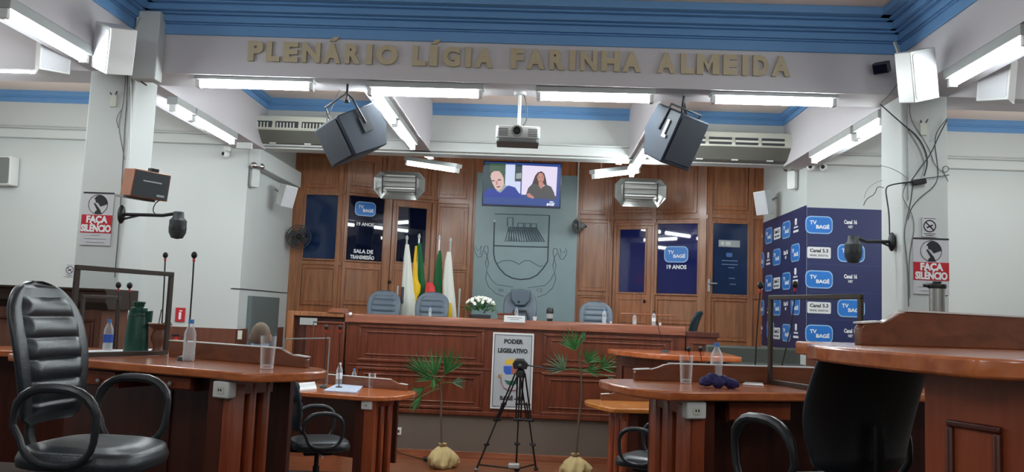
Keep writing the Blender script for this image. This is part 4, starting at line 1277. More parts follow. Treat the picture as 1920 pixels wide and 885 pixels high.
sd = make_chair('dark green-black chair turned sideways at the right end of the rostrum', 'leag', back_h=1.0, w=.46, arms=False, hi=False, group='slate chairs behind the rostrum')
del sd['group']
rear(1275, 566, 11.75, sd, rz=face(-.93, .35)); sd.scale = (1, 1, 1)
sd.location.z = 1.05
# president's chair with padded shoulders
pc = thing('president_chair', 'large slate leather chair with padded headrest in front of the stone slab', 'chair')
p = at(976, 541, 12.1); pc.location = (p.x, 12.1, 1.05); pc.rotation_euler = (0, 0, PI)
hh = p.z-1.05
b, pd = back_mesh(.50, .50, hh, .12, thick=.10); pd.bm.free(); b.build('backrest', 'leab', pc, smooth=True, ang=80)
MB().prism([(-.15, hh-.01), (.15, hh-.01), (.14, hh-.17), (.07, hh-.25), (-.07, hh-.25), (-.14, hh-.17)], -.22, -.13, axis='y').build('headrest', 'leab', pc, bevel=.02)
b = MB(); b.tube([(-.13, -.10, .5), (-.13, -.115, hh-.42), (-.09, -.12, hh-.32), (.09, -.12, hh-.32), (.13, -.115, hh-.42), (.13, -.10, .5)], .018, 8); b.build('dark_piping', 'dgrey', pc, smooth=True)
MB().ball((.02, -.125, hh-.19), .016, 6).build('tuft_button', 'blk', pc)
MB().prism(rrect(.52, .50, .10), .40, .50).build('seat', 'leab', pc, bevel=.02)
b = MB(); b.lathe([(.03, .08), (.03, .40)], 12); b.build('gas_lift', 'blk', pc)
for k in range(5):
    a = 2*PI*k/5; MB().tube([(0, 0, .10), (.28*math.cos(a), .28*math.sin(a), .03)], [.03, .02], 8).build('leg', 'blk', pc)

# ================================================================== SIDE DESKS
def vis_box(o): return o


def desk(label, front, ra, rb, zt, zf, top_mat='dtop', h=.095, flip=1, riser=True, step=.18, name='side_desk', th=.045, panel=True, riser_mat='priser', behind=.07, ext=None):
    """front: outline points of the front edge (world xy); ra->rb: riser line, rb = rounded end; zt top, zf floor"""
    t = thing(name, label, 'desk')
    ra = Vector((*ra, 0)); rb = Vector((*rb, 0))
    Mx = frame_M(Vector((rb.x, rb.y, 0)), ra-rb)       # u from the rounded end outwards
    sgn = 1
    d = (ra-rb).normalized(); nrm = Vector((d.y, -d.x, 0))
    if nrm.y < 0: nrm = -nrm
    back = [ra+nrm*behind, rb+nrm*behind-d*.02]
    ends = [tuple(back[1].xy), tuple(back[0].xy)]
    if (Vector((*front[-1], 0))-ra).length < (Vector((*front[-1], 0))-rb).length: ends = ends[::-1]
    poly = [tuple(p) for p in front]+ends+(ext or [])
    MB().prism(poly, zt-th, zt).build('desk_top', top_mat, t, bevel=.008)
    L = (ra-rb).length
    s = 1 if Mx[1][1]*nrm.y+Mx[0][1]*nrm.x > 0 else -1    # local +y is behind?
    if riser:
        prof = [(0, zt), (0, zt+h*.48), (.015, zt+h*.60), (step*.55, zt+h*.66), (step*.8, zt+h*.80), (step, zt+h*.96), (step+.03, zt+h), (L, zt+h), (L, zt)]
        MB(Mx).prism(prof, -.018, .018, axis='y').build('riser', riser_mat, t, bevel=.004)
        b = MB(Mx); b.box(step+.03, L, -.022, .022, zt+h, zt+h+.006)
        b.prism([(.0, zt+h*.60), (step*.5, zt+h*.66), (step*.5, zt+h*.66+.006), (0, zt+h*.60+.006)], -.022, .022, axis='y')
        b.build('riser_shine', 'wht', t)  # white strip painted in for the lamp shine along the riser top
    if panel:
        MB(Mx).box(.10, L, -.015, .015, zf, zt-th).build('front_panel', 'ddark', t)
    return t, Mx, L


def socketbox(par, x, y, Y, s, yaw, lab='socket_box'):
    p = at(x, y, Y)
    Mx = frame_M(p, (math.cos(yaw), math.sin(yaw), 0))
    k = MB(Mx).box(-s*.5, s*.5, 0, .06, -s*.40, s*.40).build('socket_box', 'wht', par, bevel=.008)
    MB(Mx).prism(rrect(s*.45, s*.36, s*.1), -.004, 0, axis='y').build('socket_face', 'cream', k)
    b = MB(Mx); b.box(-s*.10, -s*.04, -.006, -.004, -.006, .006); b.box(s*.04, s*.10, -.006, -.004, -.006, .006); b.build('socket_holes', 'dgrey', k)


def slats(par, A, B, zf, zt, fr, mat='dwood', depth=.05):
    """fluted pedestal between plan points A and B; fr = list of (a,b) fractions of raised bars"""
    A = Vector((*A, 0)); B = Vector((*B, 0)); L = (B-A).length
    Mx = frame_M(A, B-A)
    p = MB(Mx).box(0, L, .0, .10, zf, zt).build('pedestal', 'ddark', par)
    for a, c in fr:
        MB(Mx).prism([(a*L, 0), (a*L, -depth*.6), (a*L+.012, -depth), (c*L-.012, -depth), (c*L, -depth*.6), (c*L, 0)], zf, zt-.03).build('pedestal_bar', mat, p, bevel=.004)
    MB(Mx).box(-.01, L+.01, -depth*.9, 0, zt-.08, zt).build('pedestal_head', mat, p)
    return p


def drawers(par, A, B, z0, z1, n=1):
    A = Vector((*A, 0)); B = Vector((*B, 0)); L = (B-A).length; Mx = frame_M(A, B-A)
    MB(Mx).box(0, L, .02, .35, z0, z1).build('drawer_case', 'ddark', par)
    d = MB(Mx).box(.01, L-.01, 0, .02, z0+.01, z1-.01).build('drawer', 'dwood', par, bevel=.004)
    MB(Mx).ball((L*.5, -.015, z0+.035), .013, 6).build('knob', 'lgrey', d, smooth=True)


# middle left desk
fr = [(-3.05, 4.72), (-2.586, 4.541), (-1.966, 4.305), (-1.60, 4.165), (-1.50, 4.105), (-1.431, 4.084), (-1.36, 4.088), (-1.289, 4.135), (-1.189, 4.246), (-1.129, 4.386), (-1.13, 4.49), (-1.18, 4.60)]
t, Mx, L = desk('reddish wooden desk with rounded end and tumbler at the left, behind the nearest armchair', fr, (-2.25, 5.06), (-1.27, 4.60), 1.56, .83, ext=[(-2.30, 5.36), (-3.1, 5.62)])
MB(frame_M(Vector((-3.1, 5.45, 0)), (.88, -.43, 0))).box(0, 1.0, 0, .02, .83, 1.515).build('front_panel', 'ddark', t)
slats(t, (-1.585, 4.21), (-1.46, 4.48), .83, 1.515, [(.0, .38), (.50, .66), (.84, 1.0)])
socketbox(t, 413, 731, 4.16, .105, -.38)
drawers(t, (-2.52, 4.60), (-2.30, 4.515), 1.41, 1.51)
drawers(t, (-2.05, 4.42), (-1.80, 4.325), 1.43, 1.51)
MB().tube([(-2.44, 4.62, .83), (-2.44, 4.62, 1.42)], .012, 8).build('leg', 'grey', t)
# middle right desk
fr = [(.56, 4.78), (.40, 4.74), (.35, 4.66), (.355, 4.56), (.392, 4.409), (.469, 4.22), (.56, 4.115), (.645, 4.069), (.75, 4.10), (1.178, 4.26), (1.44, 4.36), (2.6, 4.80)]
t, Mx, L = desk('reddish wooden desk with rounded end, bottle and navy cloth at the right, behind nearest desk', fr[1:], (2.6, 5.25), (.55, 4.73), 1.56, .83)
slats(t, (.68, 4.78-.10), (.80, 4.20), .83, 1.515, [(.0, .22), (.35, .55), (.72, 1.0)])
MB().box(.78, .84, 4.18, 4.26, .83, 1.515).build('corner_post', 'dwood', t)
socketbox(t, 1307, 770, 4.14, .105, .30)
drawers(t, (.98, 4.30), (1.34, 4.42), 1.40, 1.51)
# nearest right desk
fr = [(1.03, 3.02), (.96, 2.93), (.895, 2.80), (.875, 2.62), (.90, 2.42), (.955, 2.20), (1.00, 2.06), (1.04, 2.01), (1.10, 1.99), (1.17, 2.0), (2.3, 2.42)]
t, Mx, L = desk('large reddish wooden desk with panelled side in the right foreground', fr, (2.6, 3.62), (1.13, 2.98), 1.842, 1.08, h=.125, th=.05, behind=.30, panel=False)
A = Vector((1.060, 2.32, 0)); B = Vector((1.262, 1.90, 0)); L = (B-A).length; Mx = frame_M(A, B-A)
MB(Mx).box(0, L, 0, .6, .83, 1.79).build('side_panel', 'dwood', t)
pd = MB(Mx).ring(.075, .225, .9, 1.672, .018, -.016, 0).build('panel_molding', 'ddark', t, bevel=.005)
MB(Mx).box(.093, .207, -.004, 0, .9, 1.654).build('inset_panel', 'dwood', pd)
MB().box(1.62, 2.6, 3.03, 3.09, .83, 1.79).build('front_panel', 'ddark', t)
# second left desk (far)
fr = [(-3.2, 8.50), (-2.348, 8.26), (-1.75, 8.11), (-1.587, 8.091), (-1.46, 8.15), (-1.34, 8.30), (-1.25, 8.55), (-1.24, 8.75), (-1.27, 8.85)]
t, Mx, L = desk('smaller looking wooden desk with newspaper and two bottles, farther left', fr, (-3.2, 9.60), (-1.36, 8.83), 1.05, .29, h=.105)
slats(t, (-1.68, 8.2), (-1.50, 8.62), 0, 1.005, [(.0, .42), (.55, .68), (.84, 1.0)])
MB().box(-1.66, -1.56, 8.14, 8.22, .0, 1.005).build('corner_post', 'dwood', t)
socketbox(t, 686, 760, 8.12, .105, -.25)
# second right desk (far)
fr = [(.66, 8.80), (.55, 8.78), (.505, 8.68), (.53, 8.45), (.61, 8.25), (.70, 8.06), (.76, 8.01), (1.186, 8.09), (2.5, 8.40)]
t, Mx, L = desk('orange yellow topped wooden desk, farther right, beside the right palm', fr, (2.6, 9.12), (.68, 8.76), 1.05, .29, top_mat='ytop', h=.10)
slats(t, (.80, 8.60), (.90, 8.12), 0, 1.005, [(.0, .25), (.40, .6), (.78, 1.0)])
MB().box(1.195, 1.21, 8.04, 8.10, 1.0, 1.052).build('edge_strip', 'cream', t)
p = atz(1201, 750, 1.06); tag(MB().box(-.03, .03, -.015, .015, 0, .012).build('white_switch', 'wht', bevel=.003), 'tiny white plastic piece on the orange yellow desk', 'switch').location = (p.x, p.y, 1.05)
# tribune desk in front of the rostrum right
fr = [(1.10, 10.45), (.90, 10.38), (.86, 10.22), (.95, 9.95), (1.15, 9.55), (1.36, 9.30), (1.55, 9.25), (2.3, 9.45)]
t, Mx, L = desk('wooden desk with thin microphone close before the right part of the rostrum', fr, (2.4, 10.72), (1.12, 10.42), 1.525, 0, riser=False, th=.06, panel=False)
A = Vector((.98, 10.30, 0)); B = Vector((1.42, 9.42, 0)); L = (B-A).length; Mx = frame_M(A, B-A)
MB(Mx).box(0, L, 0, .5, 0, 1.465).build('side_panel', 'rwood', t)
MB(Mx).ring(.12, L-.12, .5, 1.36, .03, -.02, 0).build('panel_molding', 'rwood', t, bevel=.006)
# dark tribune behind the left armchair
xr = at(190, 600, 7.0).x
t = thing('wooden_tribune', 'dark wooden tribune with moulded top behind the left armchair, papers stuck on it', 'tribune', (xr, 7.0, 0))
MB().box(-3.0, 0, 0, .45, .29, 1.80).build('body', wood('tribune wood', rgb(98, 62, 48), rgb(124, 84, 66), 'z', .4, .2), t)
zt = at(190, 541, 6.9).z
b = MB(); b.prism([(-.02, 1.80), (-.04, 1.84), (-.07, 1.86), (-.07, zt-.03), (-.10, zt-.02), (-.10, zt), (.5, zt), (.5, 1.80)], -3.1, .06, axis='x'); b.build('moulded_top', 'frame', t, bevel=.004)
b = MB(); b.ring(-.62, -.06, .6, 1.72, .03, -.02, 0); b.ring(-1.3, -.70, .6, 1.72, .03, -.02, 0); b.build('panel_molding', 'ddark', t, bevel=.005)
for (x0, y0, x1, y1, lab) in ((110, 584, 150, 604, 'white paper sheet stuck on the dark tribune, upper sheet'), (137, 584, 150, 626, 'narrow white paper strip on the dark tribune behind the screen frame'), (136, 641, 146, 662, 'small low white paper on the dark tribune')):
    a = at(x0, y0, 6.985); c = at(x1, y1, 6.985)
    tag(MB().box(a.x, c.x, 6.983+(.0 if x0 != 110 else .003), 6.999, c.z, a.z).build('paper_sheet', 'paper'), lab, 'paper')
# far left desk
t, Mx, L = desk('low wooden desk far left, seen through the framed screen', [(-4.6, 5.95), (-2.95, 5.95)], (-4.6, 6.42), (-2.93, 6.42), 1.49, .29, riser=False)

# ------------------------------------------------------------------ acrylic screens with frames
def screen(P, Q, z0, z1, w, lab, mat='frame'):
    P = Vector((*P, 0)); Q = Vector((*Q, 0)); L = (Q-P).length; Mx = frame_M(P, Q-P)
    t = thing('acrylic_screen', lab, 'screen', group='framed acrylic screens between seats', Mw=Mx)
    MB().ring(0, L, z0, z1, w, -w*.4, w*.4).build('frame', mat, t, bevel=.003)
    MB().box(w*.5, L-w*.5, -.002, .002, z0+w*.5, z1-w*.5).build('pane', 'acr', t)
    return t
q = atz(313, 666, 1.56)
screen((-2.60, 4.545), (q.x, q.y), 1.562, 2.08, .028, 'dark framed clear acrylic screen standing on the left desk')
p = atz(1441, 720, 1.56)
screen((p.x, p.y), (1.60, 4.16), 1.562, 2.07, .026, 'dark framed clear acrylic screen standing on the right desk before the banner')
a = at(619, 630, 9.05); c = at(533, 636, 8.32)
screen((c.x, c.y), (a.x, a.y), 1.052, 1.57, .014, 'thin framed grey acrylic screen on the farther left desk', 'grey')
a = at(222, 600, 6.35); c = at(150, 600, 6.0)
screen((c.x, c.y), (a.x, a.y), 1.492, 1.92, .026, 'small dark framed screen seen through the large left screen')
# thin acrylic rail on the rostrum
a = at(1165, 588, 11.28); c = at(1318, 597, 11.28)
t = thing('acrylic_guard', 'low clear acrylic guard with pale rail on the right part of the rostrum', 'guard', (0, 0, 0))
xg0 = a.x; xg1 = at(1268, 597, 11.28).x
MB().tube([(xg0, 11.28, a.z), (xg1, 11.28, a.z)], .009, 6).build('top_rail', 'skirt', t)
MB().box(xg0, xg1, 11.278, 11.282, RZ, a.z).build('pane', 'acr', t)
x_ = at(1205, 560, 11.28).x; MB().tube([(x_, 11.28, RZ), (x_, 11.28, at(1205, 553, 11.28).z)], .006, 6).build('post', 'skirt', t)

# ================================================================== BANNER, RIGHT CORNER
def banner_bits(par, sg, kind, x, y, w, h):
    u, z = sg.hit(x, y); Mx = Matrix.Translation((u, 0, z))
    if kind == 'L': logo(par, Mx, w, h, y=-.016)
    elif kind == 'W':
        MB(Mx).prism(rrect(w, h, h*.12), -.017, -.012, axis='y').build('white_label', 'paper', par)
        b = MB(Mx); b.text('Canal 5.3', h*.42, .002, Matrix.Translation((0, -.018, h*.17)), .03, wide=w/h/2.0); b.build('label_title', 'ink', par)
        b = MB(Mx); b.text('SINAL DIGITAL', h*.24, .002, Matrix.Translation((0, -.018, -h*.25)), .01, wide=w/h/2.0); b.build('label_line', 'ink', par)
    elif kind == 'T':
        b = MB(Mx); b.text('Canal 16', h*.5, .002, Matrix.Translation((0, -.014, h*.15)), .04, wide=w/h/2.1); b.build('banner_text', 'ptxt', par)
        b = MB(Mx); b.text('NET', h*.34, .002, Matrix.Translation((0, -.014, -h*.3)), .02, wide=w/h/2.1); b.build('banner_text', 'ptxt', par)
    elif kind == 'P':
        MB(Mx).prism(rrect(w*.4, h*.42, w*.1, cy=h*.28), -.015, -.012, axis='y').build('banner_icon', 'ptxt', par)
        MB(Mx).box(-w*.4, w*.4, -.015, -.012, -h*.12, -h*.02).build('banner_bar', 'ptxt', par)
        MB(Mx).box(-w*.5, w*.5, -.015, -.012, -h*.40, -h*.26).build('banner_bar', 'ptxt', par)


BF = Seg(Vector((XR, YW-.012)), Vector((at(1654, 500, YW-.012).x, YW-.012)))
t = thing('banner', 'navy broadcaster banner facing the hall, right of the niche opening', 'banner', Mw=BF.M)
zt = BF.hit(1575, 391)[1]; zb = BF.hit(1540, 663)[1]
MB().box(0, BF.L, -.010, 0, zb, zt).build('cloth', 'navy', t)
b = MB()
for yy in (424+34, 497, 548, 600): z = BF.hit(1575, yy)[1]; b.box(0.02, BF.L-.02, -.0115, -.010, z-.002, z+.002)
b.build('fold_line', plain('banner seam', rgb(60, 72, 120), .6), t)
u, z = BF.hit(1577, 391); 
s_ = px(1, YW)
for k, x, y in (('L', 1535, 422), ('T', 1594, 420), ('W', 1535, 474), ('L', 1595, 475), ('L', 1535, 524), ('T', 1594, 522), ('W', 1535, 577), ('L', 1595, 578), ('L', 1535, 626), ('T', 1594, 624)):
    w, h = {'L': (50, 33), 'T': (28, 20), 'W': (43, 21)}[k]
    banner_bits(t, BF, k, x, y, w*s_, h*s_)
BS = Seg(Vector((XR-.002, YN-.02)), Vector((XR-.002, YW+.0)))
t = thing('banner', 'navy broadcaster banner on the side wall of the niche, seen at a slant', 'banner', Mw=BS.M)
u0 = BS.hit(1419, 530)[0]; zt = BS.hit(1500, 390)[1]; zb = BS.hit(1500, 657)[1]
MB().box(max(.02, u0), BS.L+.0, -.010, 0, zb, zt).build('cloth', 'navy', t)
rows = [(('T', 1428, 446), ('L', 1443, 442), ('W', 1459, 438), ('L', 1476, 431), ('P', 1494, 424)),
        (('L', 1428, 489), ('P', 1442, 486), ('L', 1458, 482), ('T', 1475, 477), ('L', 1493, 474)),
        (('P', 1428, 533), ('L', 1443, 531), ('W', 1458, 531), ('L', 1476, 527), ('P', 1493, 517)),
        (('L', 1428, 577), ('P', 1444, 577), ('L', 1458, 576), ('T', 1475, 573), ('L', 1493, 574)),
        (('T', 1428, 618), ('L', 1446, 618), ('W', 1458, 625), ('L', 1476, 624), ('P', 1494, 622))]
for r in rows:
    for k, x, y in r:
        w, h = {'L': (.40, .25), 'T': (.24, .16), 'W': (.33, .17), 'P': (.22, .22)}[k]
        banner_bits(t, BS, k, x, y, w, h)
# grey cabinet plate on the left side wall, fire items
Lw = Seg(Vector((XL+.002, YW)), Vector((XL+.002, YN)))
u0, u1, z0, z1 = Lw.rect(462, 556, 515, 640)
t = thing('grey_cabinet', 'tall flat grey cabinet on the left side wall of the niche', 'cabinet', Mw=Lw.M)
MB().box(u0, u1, -.06, 0, z0-.3, z1).build('door_panel', 'dgrey' if 0 else plain('cabinet grey', rgb(98, 108, 108), .6), t, bevel=.006)
MB().box(u1-.10, u1-.07, -.07, -.06, z1-.7, z1-.55).build('latch', 'grey', t)
p = at(450, 628, YW-.035); t = thing('light_switch', 'narrow cream switch plate on the brown dado left of the grey cabinet', 'switch', p)
MB().box(-.03, .03, -.012, .004, -.06, .06).build('plate', 'cream', t, bevel=.003)
MB().box(-.01, .01, -.018, -.012, -.02, .02).build('rocker', 'wht', t)
p = at(338, 590, YW-.01); t = thing('fire_sign', 'red fire extinguisher sign on the white wall behind the left desk', 'sign', p)
MB().box(-.065, .065, -.008, .008, -.095, .095).build('plate', 'red', t)
b = MB(); b.prism(rrect(.035, .10, .012, cy=-.015), -.011, -.007, axis='y'); b.build('extinguisher_symbol', 'ptxt', t)
MB().box(-.012, .03, -.011, -.007, .045, .06).build('handle_symbol', 'ptxt', t)
p = at(330, 640, YW-.12); t = thing('fire_extinguisher', 'red fire extinguisher on the wall behind the left framed screen', 'extinguisher', (p.x, p.y, at(330, 627, YW-.12).z-.43))
MB().lathe([(0, -.25), (.08, -.25), (.085, -.2), (.085, .25), (.06, .32), (.025, .36), (.025, .40), (0, .40)], 20).build('cylinder', 'redm', t, smooth=True)
MB().box(-.06, .03, -.015, .015, .40, .43).build('handle', 'blk', t)
MB().box(-.03, .03, .0, .118, .15, .2).build('wall_bracket', 'blk', t)

# upholstered bench at the right
a = at(1335, 648, 10.5); c = at(1520, 655, 10.5)
t = thing('upholstered_bench', 'grey green upholstered bench behind the right desk, below the banner', 'bench', (a.x, 10.5, 0))
L = c.x-a.x; zt = a.z
MB().box(0, L, .38, .5, .55, zt).build('backrest', 'bench', t, bevel=.03)
MB().box(0, L, -.15, .40, zt-.36, zt-.20).build('seat', 'bench', t, bevel=.03)
for X in (.08, L-.12):
    for Y in (-.1, .42): MB().box(X, X+.05, Y, Y+.05, 0, zt-.34).build('leg', 'ddark', t)

# ================================================================== ITEMS ON THE ROSTRUM
YI = 11.22
def bottle(label, x, Y, z, s=1.0, label_col=None, capm='cap', grp=None, wide=1.0, xyz=None):
    t = thing('water_bottle', label, 'bottle', xyz or (x, Y, z), group=grp)
    r = .032*wide
    prof = [(0, 0), (r*.92, 0), (r, .01), (r, .05), (r*.95, .06), (r, .07), (r, .12), (r*.94, .128), (r, .136), (r*.9, .155), (r*.5, .185), (.013, .195), (.013, .205)]
    MB().lathe([(a*s, b_*s) for a, b_ in prof], 20).build('body', 'btl', t, smooth=True)
    MB().lathe([(0, .003*s), (r*.88*s, .004*s), (r*.94*s, .012*s), (r*.94*s, .10*s), (0, .10*s)], 20).build('water', 'water', t, smooth=True)
    MB().lathe([(0, .200*s), (.015*s, .200*s), (.015*s, .222*s), (0, .222*s)], 14).build('cap', capm, t, smooth=True)
    if label_col: MB().lathe([(r*1.01*s, .062*s), (r*1.02*s, .062*s), (r*1.02*s, .118*s), (r*1.01*s, .118*s)], 20).build('label_band', label_col, t, smooth=True)
    return t
def tumbler(label, x, Y, z, h=.15, r=.038, grp=None):
    t = thing('glass_tumbler', label, 'glass', (x, Y, z), group=grp)
    MB().lathe([(0, 0), (r*.80, 0), (r*.82, .01), (r, h), (r*.94, h), (r*.76, .022), (0, .020)], 24).build('glass', 'gls', t, smooth=True, ang=50)
    MB().lathe([(0, .001), (r*.78, .001), (r*.79, .018), (0, .018)], 24).build('thick_base', 'btl', t, smooth=True)
    return t
def RX(x): return at(x, 592, YI).x
bottle('small clear bottle on the rostrum in front of the large padded chair', RX(968), YI, RZ, .8, grp='small bottles on the rostrum')
bottle('small clear bottle on the rostrum before the ribbed chair right of the stone slab', RX(1133), YI, RZ, .85, grp='small bottles on the rostrum')
bottle('squat clear dispenser bottle on the rostrum left of the pale rail post', RX(1190), YI, RZ, .65, grp='small bottles on the rostrum', wide=1.3)
bottle('white sanitizer bottle with dark pump on the right rostrum end', RX(1226), YI, RZ, .85, 'paper', 'blk', grp='small bottles on the rostrum')
bottle('small clear bottle before the ribbed chair beneath the flags', RX(806), YI, RZ, .6, grp='small bottles on the rostrum')
for x, lab, s in ((1003, 'crumpled white paper cup on the rostrum left of the black flask', .03), (1146, 'tiny white cup on the rostrum right of the small clear bottle', .018), (1238, 'small white cup beside the sanitizer bottle on the rostrum', .022)):
    o_ = MB().lathe([(0, 0), (s*.7, 0), (s, s*1.8), (s*.9, s*1.8), (s*.6, .004), (0, .004)], 14).build('white_cup', 'wht', smooth=True)
    tag(o_, lab, 'cup').location = (RX(x), YI, RZ)
t = thing('dark_flask', 'black flask with pale label standing on the rostrum before the stone slab', 'flask', (RX(1031), YI, RZ))
MB().lathe([(0, 0), (.035, 0), (.04, .03), (.05, .12), (.045, .16), (.03, .18), (0, .18)], 18).build('body', 'blk', t, smooth=True)
MB().lathe([(.042, .035), (.0435, .035), (.049, .10), (.047, .10)], 18).build('label_band', 'lgrey', t, smooth=True)
t = thing('wooden_box', 'small reddish wooden box on the rostrum right of the white flowers', 'box', (RX(949), YI, RZ))
MB().box(-.11, .11, -.06, .06, 0, .06).build('case', 'clay', t, bevel=.006)
MB().box(-.12, .12, -.07, .07, .06, .085).build('lid', 'rwood', t, bevel=.006)
t = thing('flower_arrangement', 'low arrangement of white roses with green leaves on the rostrum', 'flowers', (RX(900), YI, RZ))
MB().lathe([(0, 0), (.11, 0), (.12, .03), (.1, .04), (0, .04)], 18, sx=1.2).build('tray', 'dgrey', t)
b = MB()
for k in range(190):
    a = random.uniform(0, 2*PI); r = random.uniform(.0, .20); z = .02+.15*math.sqrt(max(0, 1-(r/.22)**2))*random.uniform(.4, 1)
    c_ = Vector((r*math.cos(a), r*.55*math.sin(a), z)); d = Vector((math.cos(a), .5*math.sin(a), random.uniform(0, .8))).normalized()*.055
    s_ = d.cross(Vector((0, 0, 1))).normalized()*.014
    v = [b.v(c_), b.v(c_+d*.5+s_), b.v(c_+d), b.v(c_+d*.5-s_), b.v(c_+d*.5+Vector((0, 0, .006)))]
    b.bm.faces.new([v[0], v[1], v[4]]); b.bm.faces.new([v[1], v[2], v[4]]); b.bm.faces.new([v[2], v[3], v[4]]); b.bm.faces.new([v[3], v[0], v[4]])
b.build('leaves', 'leafm', t)
for k in range(30):
    a = k*2.399; r = .19*math.sqrt((k+.5)/30); z = .07+.14*math.sqrt(max(0, 1-(r/.22)**2))
    b = MB(); b.ball((0, 0, 0), .016, 6)
    for q in range(5):
        b.ball((.013*math.cos(q*1.257), .013*math.sin(q*1.257), -.002), (.012, .012, .010), 5)
    o_ = b.build('rose', 'petal', t, smooth=True); o_.location = (r*math.cos(a), r*.55*math.sin(a)-.015, z); o_.rotation_euler = (random.uniform(-.5, .9), random.uniform(-.6, .6), 0)
t.scale = (1.05, 1, 1.35)

# ================================================================== FLAGS, POSTS, FANS
def flag(label, top, rows, Y, mat, extra=None, pole='lgrey'):
    """rows: (y_px, x_left, x_right) of the hanging cloth"""
    T = at(top[0], top[1], Y)
    t = thing('draped_flag', label, 'flag', (T.x, Y, 1.05), group='draped flags behind the rostrum')
    lean = at(rows[-1][3] if len(rows[-1]) > 3 else (rows[-1][1]+rows[-1][2])/2, rows[-1][0], Y)
    MB().tube([(0, .0, 0), (0, 0, T.z-1.05)], .014, 8).build('pole', pole, t, smooth=True)
    MB().lathe([(0, 0), (.02, .005), (.026, .03), (.018, .055), (.006, .075), (0, .08)], 10, (0, 0, T.z-1.06)).build('finial', 'lgrey', t, smooth=True)
    MB().lathe([(0, 0), (.13, 0), (.13, .02), (.03, .05), (0, .05)], 18).build('pole_base', 'chr', t, smooth=True)
    def cloth(rows, mat, name, ph=0, dy=0):
        R = []
        for r in rows:
            A = at(r[1], r[0], Y); B = at(r[2], r[0], Y); R.append((A.z-1.05, A.x-T.x, B.x-T.x))
        def f(u, v):
            k = v*(len(R)-1); i = min(int(k), len(R)-2); fr = k-i
            z = R[i][0]*(1-fr)+R[i+1][0]*fr; xl = R[i][1]*(1-fr)+R[i+1][1]*fr; xr = R[i][2]*(1-fr)+R[i+1][2]*fr
            a = 2*PI*u; hw = (xr-xl)/2; m_ = 1-.16*(.5+.5*math.cos(7*a+ph+v*2))
            return ((xl+xr)/2+hw*math.cos(a)*m_, dy+max(.02, hw*.5)*math.sin(a)*m_, z)
        b = MB(); V = surf(b, f, 64, 26, True); b.bm.faces.new(V[0]); b.bm.faces.new(V[-1][::-1])
        b.build(name, mat, t, smooth=True, ang=70)
    cloth(rows, mat, 'cloth')
    for (rw, m_, nm, dy) in (extra or []): cloth(rw, m_, nm, 1, dy)
    return t
YF = 12.75
flag('white flag draped on its pole, leftmost of the four', (763, 449), [(458, 760, 767), (480, 757, 770), (520, 754, 774), (560, 751, 779), (610, 747, 784)], YF, 'fwhite')
flag('green flag with bright yellow fold draped beside the leftmost white flag', (786, 446), [(456, 783, 790), (490, 782, 794), (530, 782, 797), (560, 783, 800), (612, 785, 803)], YF+.12, 'fgreen',
     [([(462, 780, 784), (490, 777, 783), (527, 775, 786), (535, 776, 791), (548, 776, 790), (560, 778, 783), (590, 777, 782)], 'fyel', 'yellow_fold', -.10)], 'ptxt')
flag('green flag with red lower fold draped behind the second ribbed chair', (824, 448), [(470, 822, 827), (490, 818, 829), (520, 814, 829), (560, 810, 829), (612, 806, 829)], YF+.12, 'fgreen',
     [([(530, 803, 812), (536, 799, 817), (546, 798, 819), (570, 797, 818)], 'redm', 'red_fold', -.12)], 'ptxt')
flag('white flag with faint emblem draped on its pole, rightmost of the four', (845, 453), [(472, 838, 846), (490, 834, 848), (530, 830, 851), (560, 830, 854), (612, 830, 858)], YF, 'fwhite',
     [([(568, 839, 848), (580, 838, 849), (594, 838, 850)], 'fyel', 'yellow_emblem', -.11)])
for (x0, y0, y1, lab) in ((746, 536, 600, 'thin chrome post left of the leftmost white flag'), (755, 538, 600, 'dark topped thin post just before the leftmost white flag'), (862, 541, 600, 'thin pale post between the rightmost flag and the white roses')):
    p = at(x0, y0, 12.4)
    t = thing('metal_post', lab, 'post', (p.x, 12.4, 1.05), group='thin metal posts by the flags')
    MB().tube([(0, 0, 0), (0, 0, p.z-1.05)], .014, 8).build('pole', 'lgrey', t, smooth=True)
    MB().lathe([(0, 0), (.09, 0), (.09, .015), (0, .02)], 16).build('foot', 'chr', t)
    if x0 == 755: MB().tube([(0, 0, p.z-1.05-.25), (0, 0, p.z-1.05)], .024, 8).build('dark_sleeve', 'dgrey', t)


def fan(label, loc, front, R, arm, mc='blk'):
    Mx = look_M(loc, front)
    t = thing('wall_fan', label, 'fan', Mw=Mx, group='wall fans in the niche')
    b = MB()
    for k, (r, y) in enumerate(((R, 0), (R*.8, -.035), (R*.55, -.05), (R*.3, -.055), (R*.8, .03), (R*.5, .045))):
        b.tube([(r*math.cos(a*PI/12), y, r*math.sin(a*PI/12)) for a in range(24)], .005 if k else .009, 5, closed=True)
    for a in range(24):
        c_, s_ = math.cos(a*PI/12), math.sin(a*PI/12)
        b.tube([(.03*c_, -.06, .03*s_), (R*.6*c_, -.05, R*.6*s_), (R*c_, 0, R*s_), (R*.6*c_, .045, R*.6*s_)], .002, 4)
    b.build('guard', mc, t)
    for k in range(4):
        a = k*PI/2+.4
        bl = MB(Matrix.Rotation(a, 4, 'Y')); bl.hexa([(-.02, -.02, .03), (.05, .01, .03), (.05, .013, .03), (-.02, -.017, .03), (-.05, -.02, R*.88), (.07, .012, R*.8), (.07, .015, R*.8), (-.05, -.017, R*.88)])
        bl.build('blade', 'dgrey', t)
    MB().ball((0, 0, 0), (.04, .05, .04), 8).build('hub', mc, t, smooth=True)
    MB().tube([(0, .03, 0), arm], .02, 8).build('arm', 'blk', t, smooth=True)
    MB().ball((0, .08, 0), (.06, .08, .06), 8).build('motor', mc, t, smooth=True)
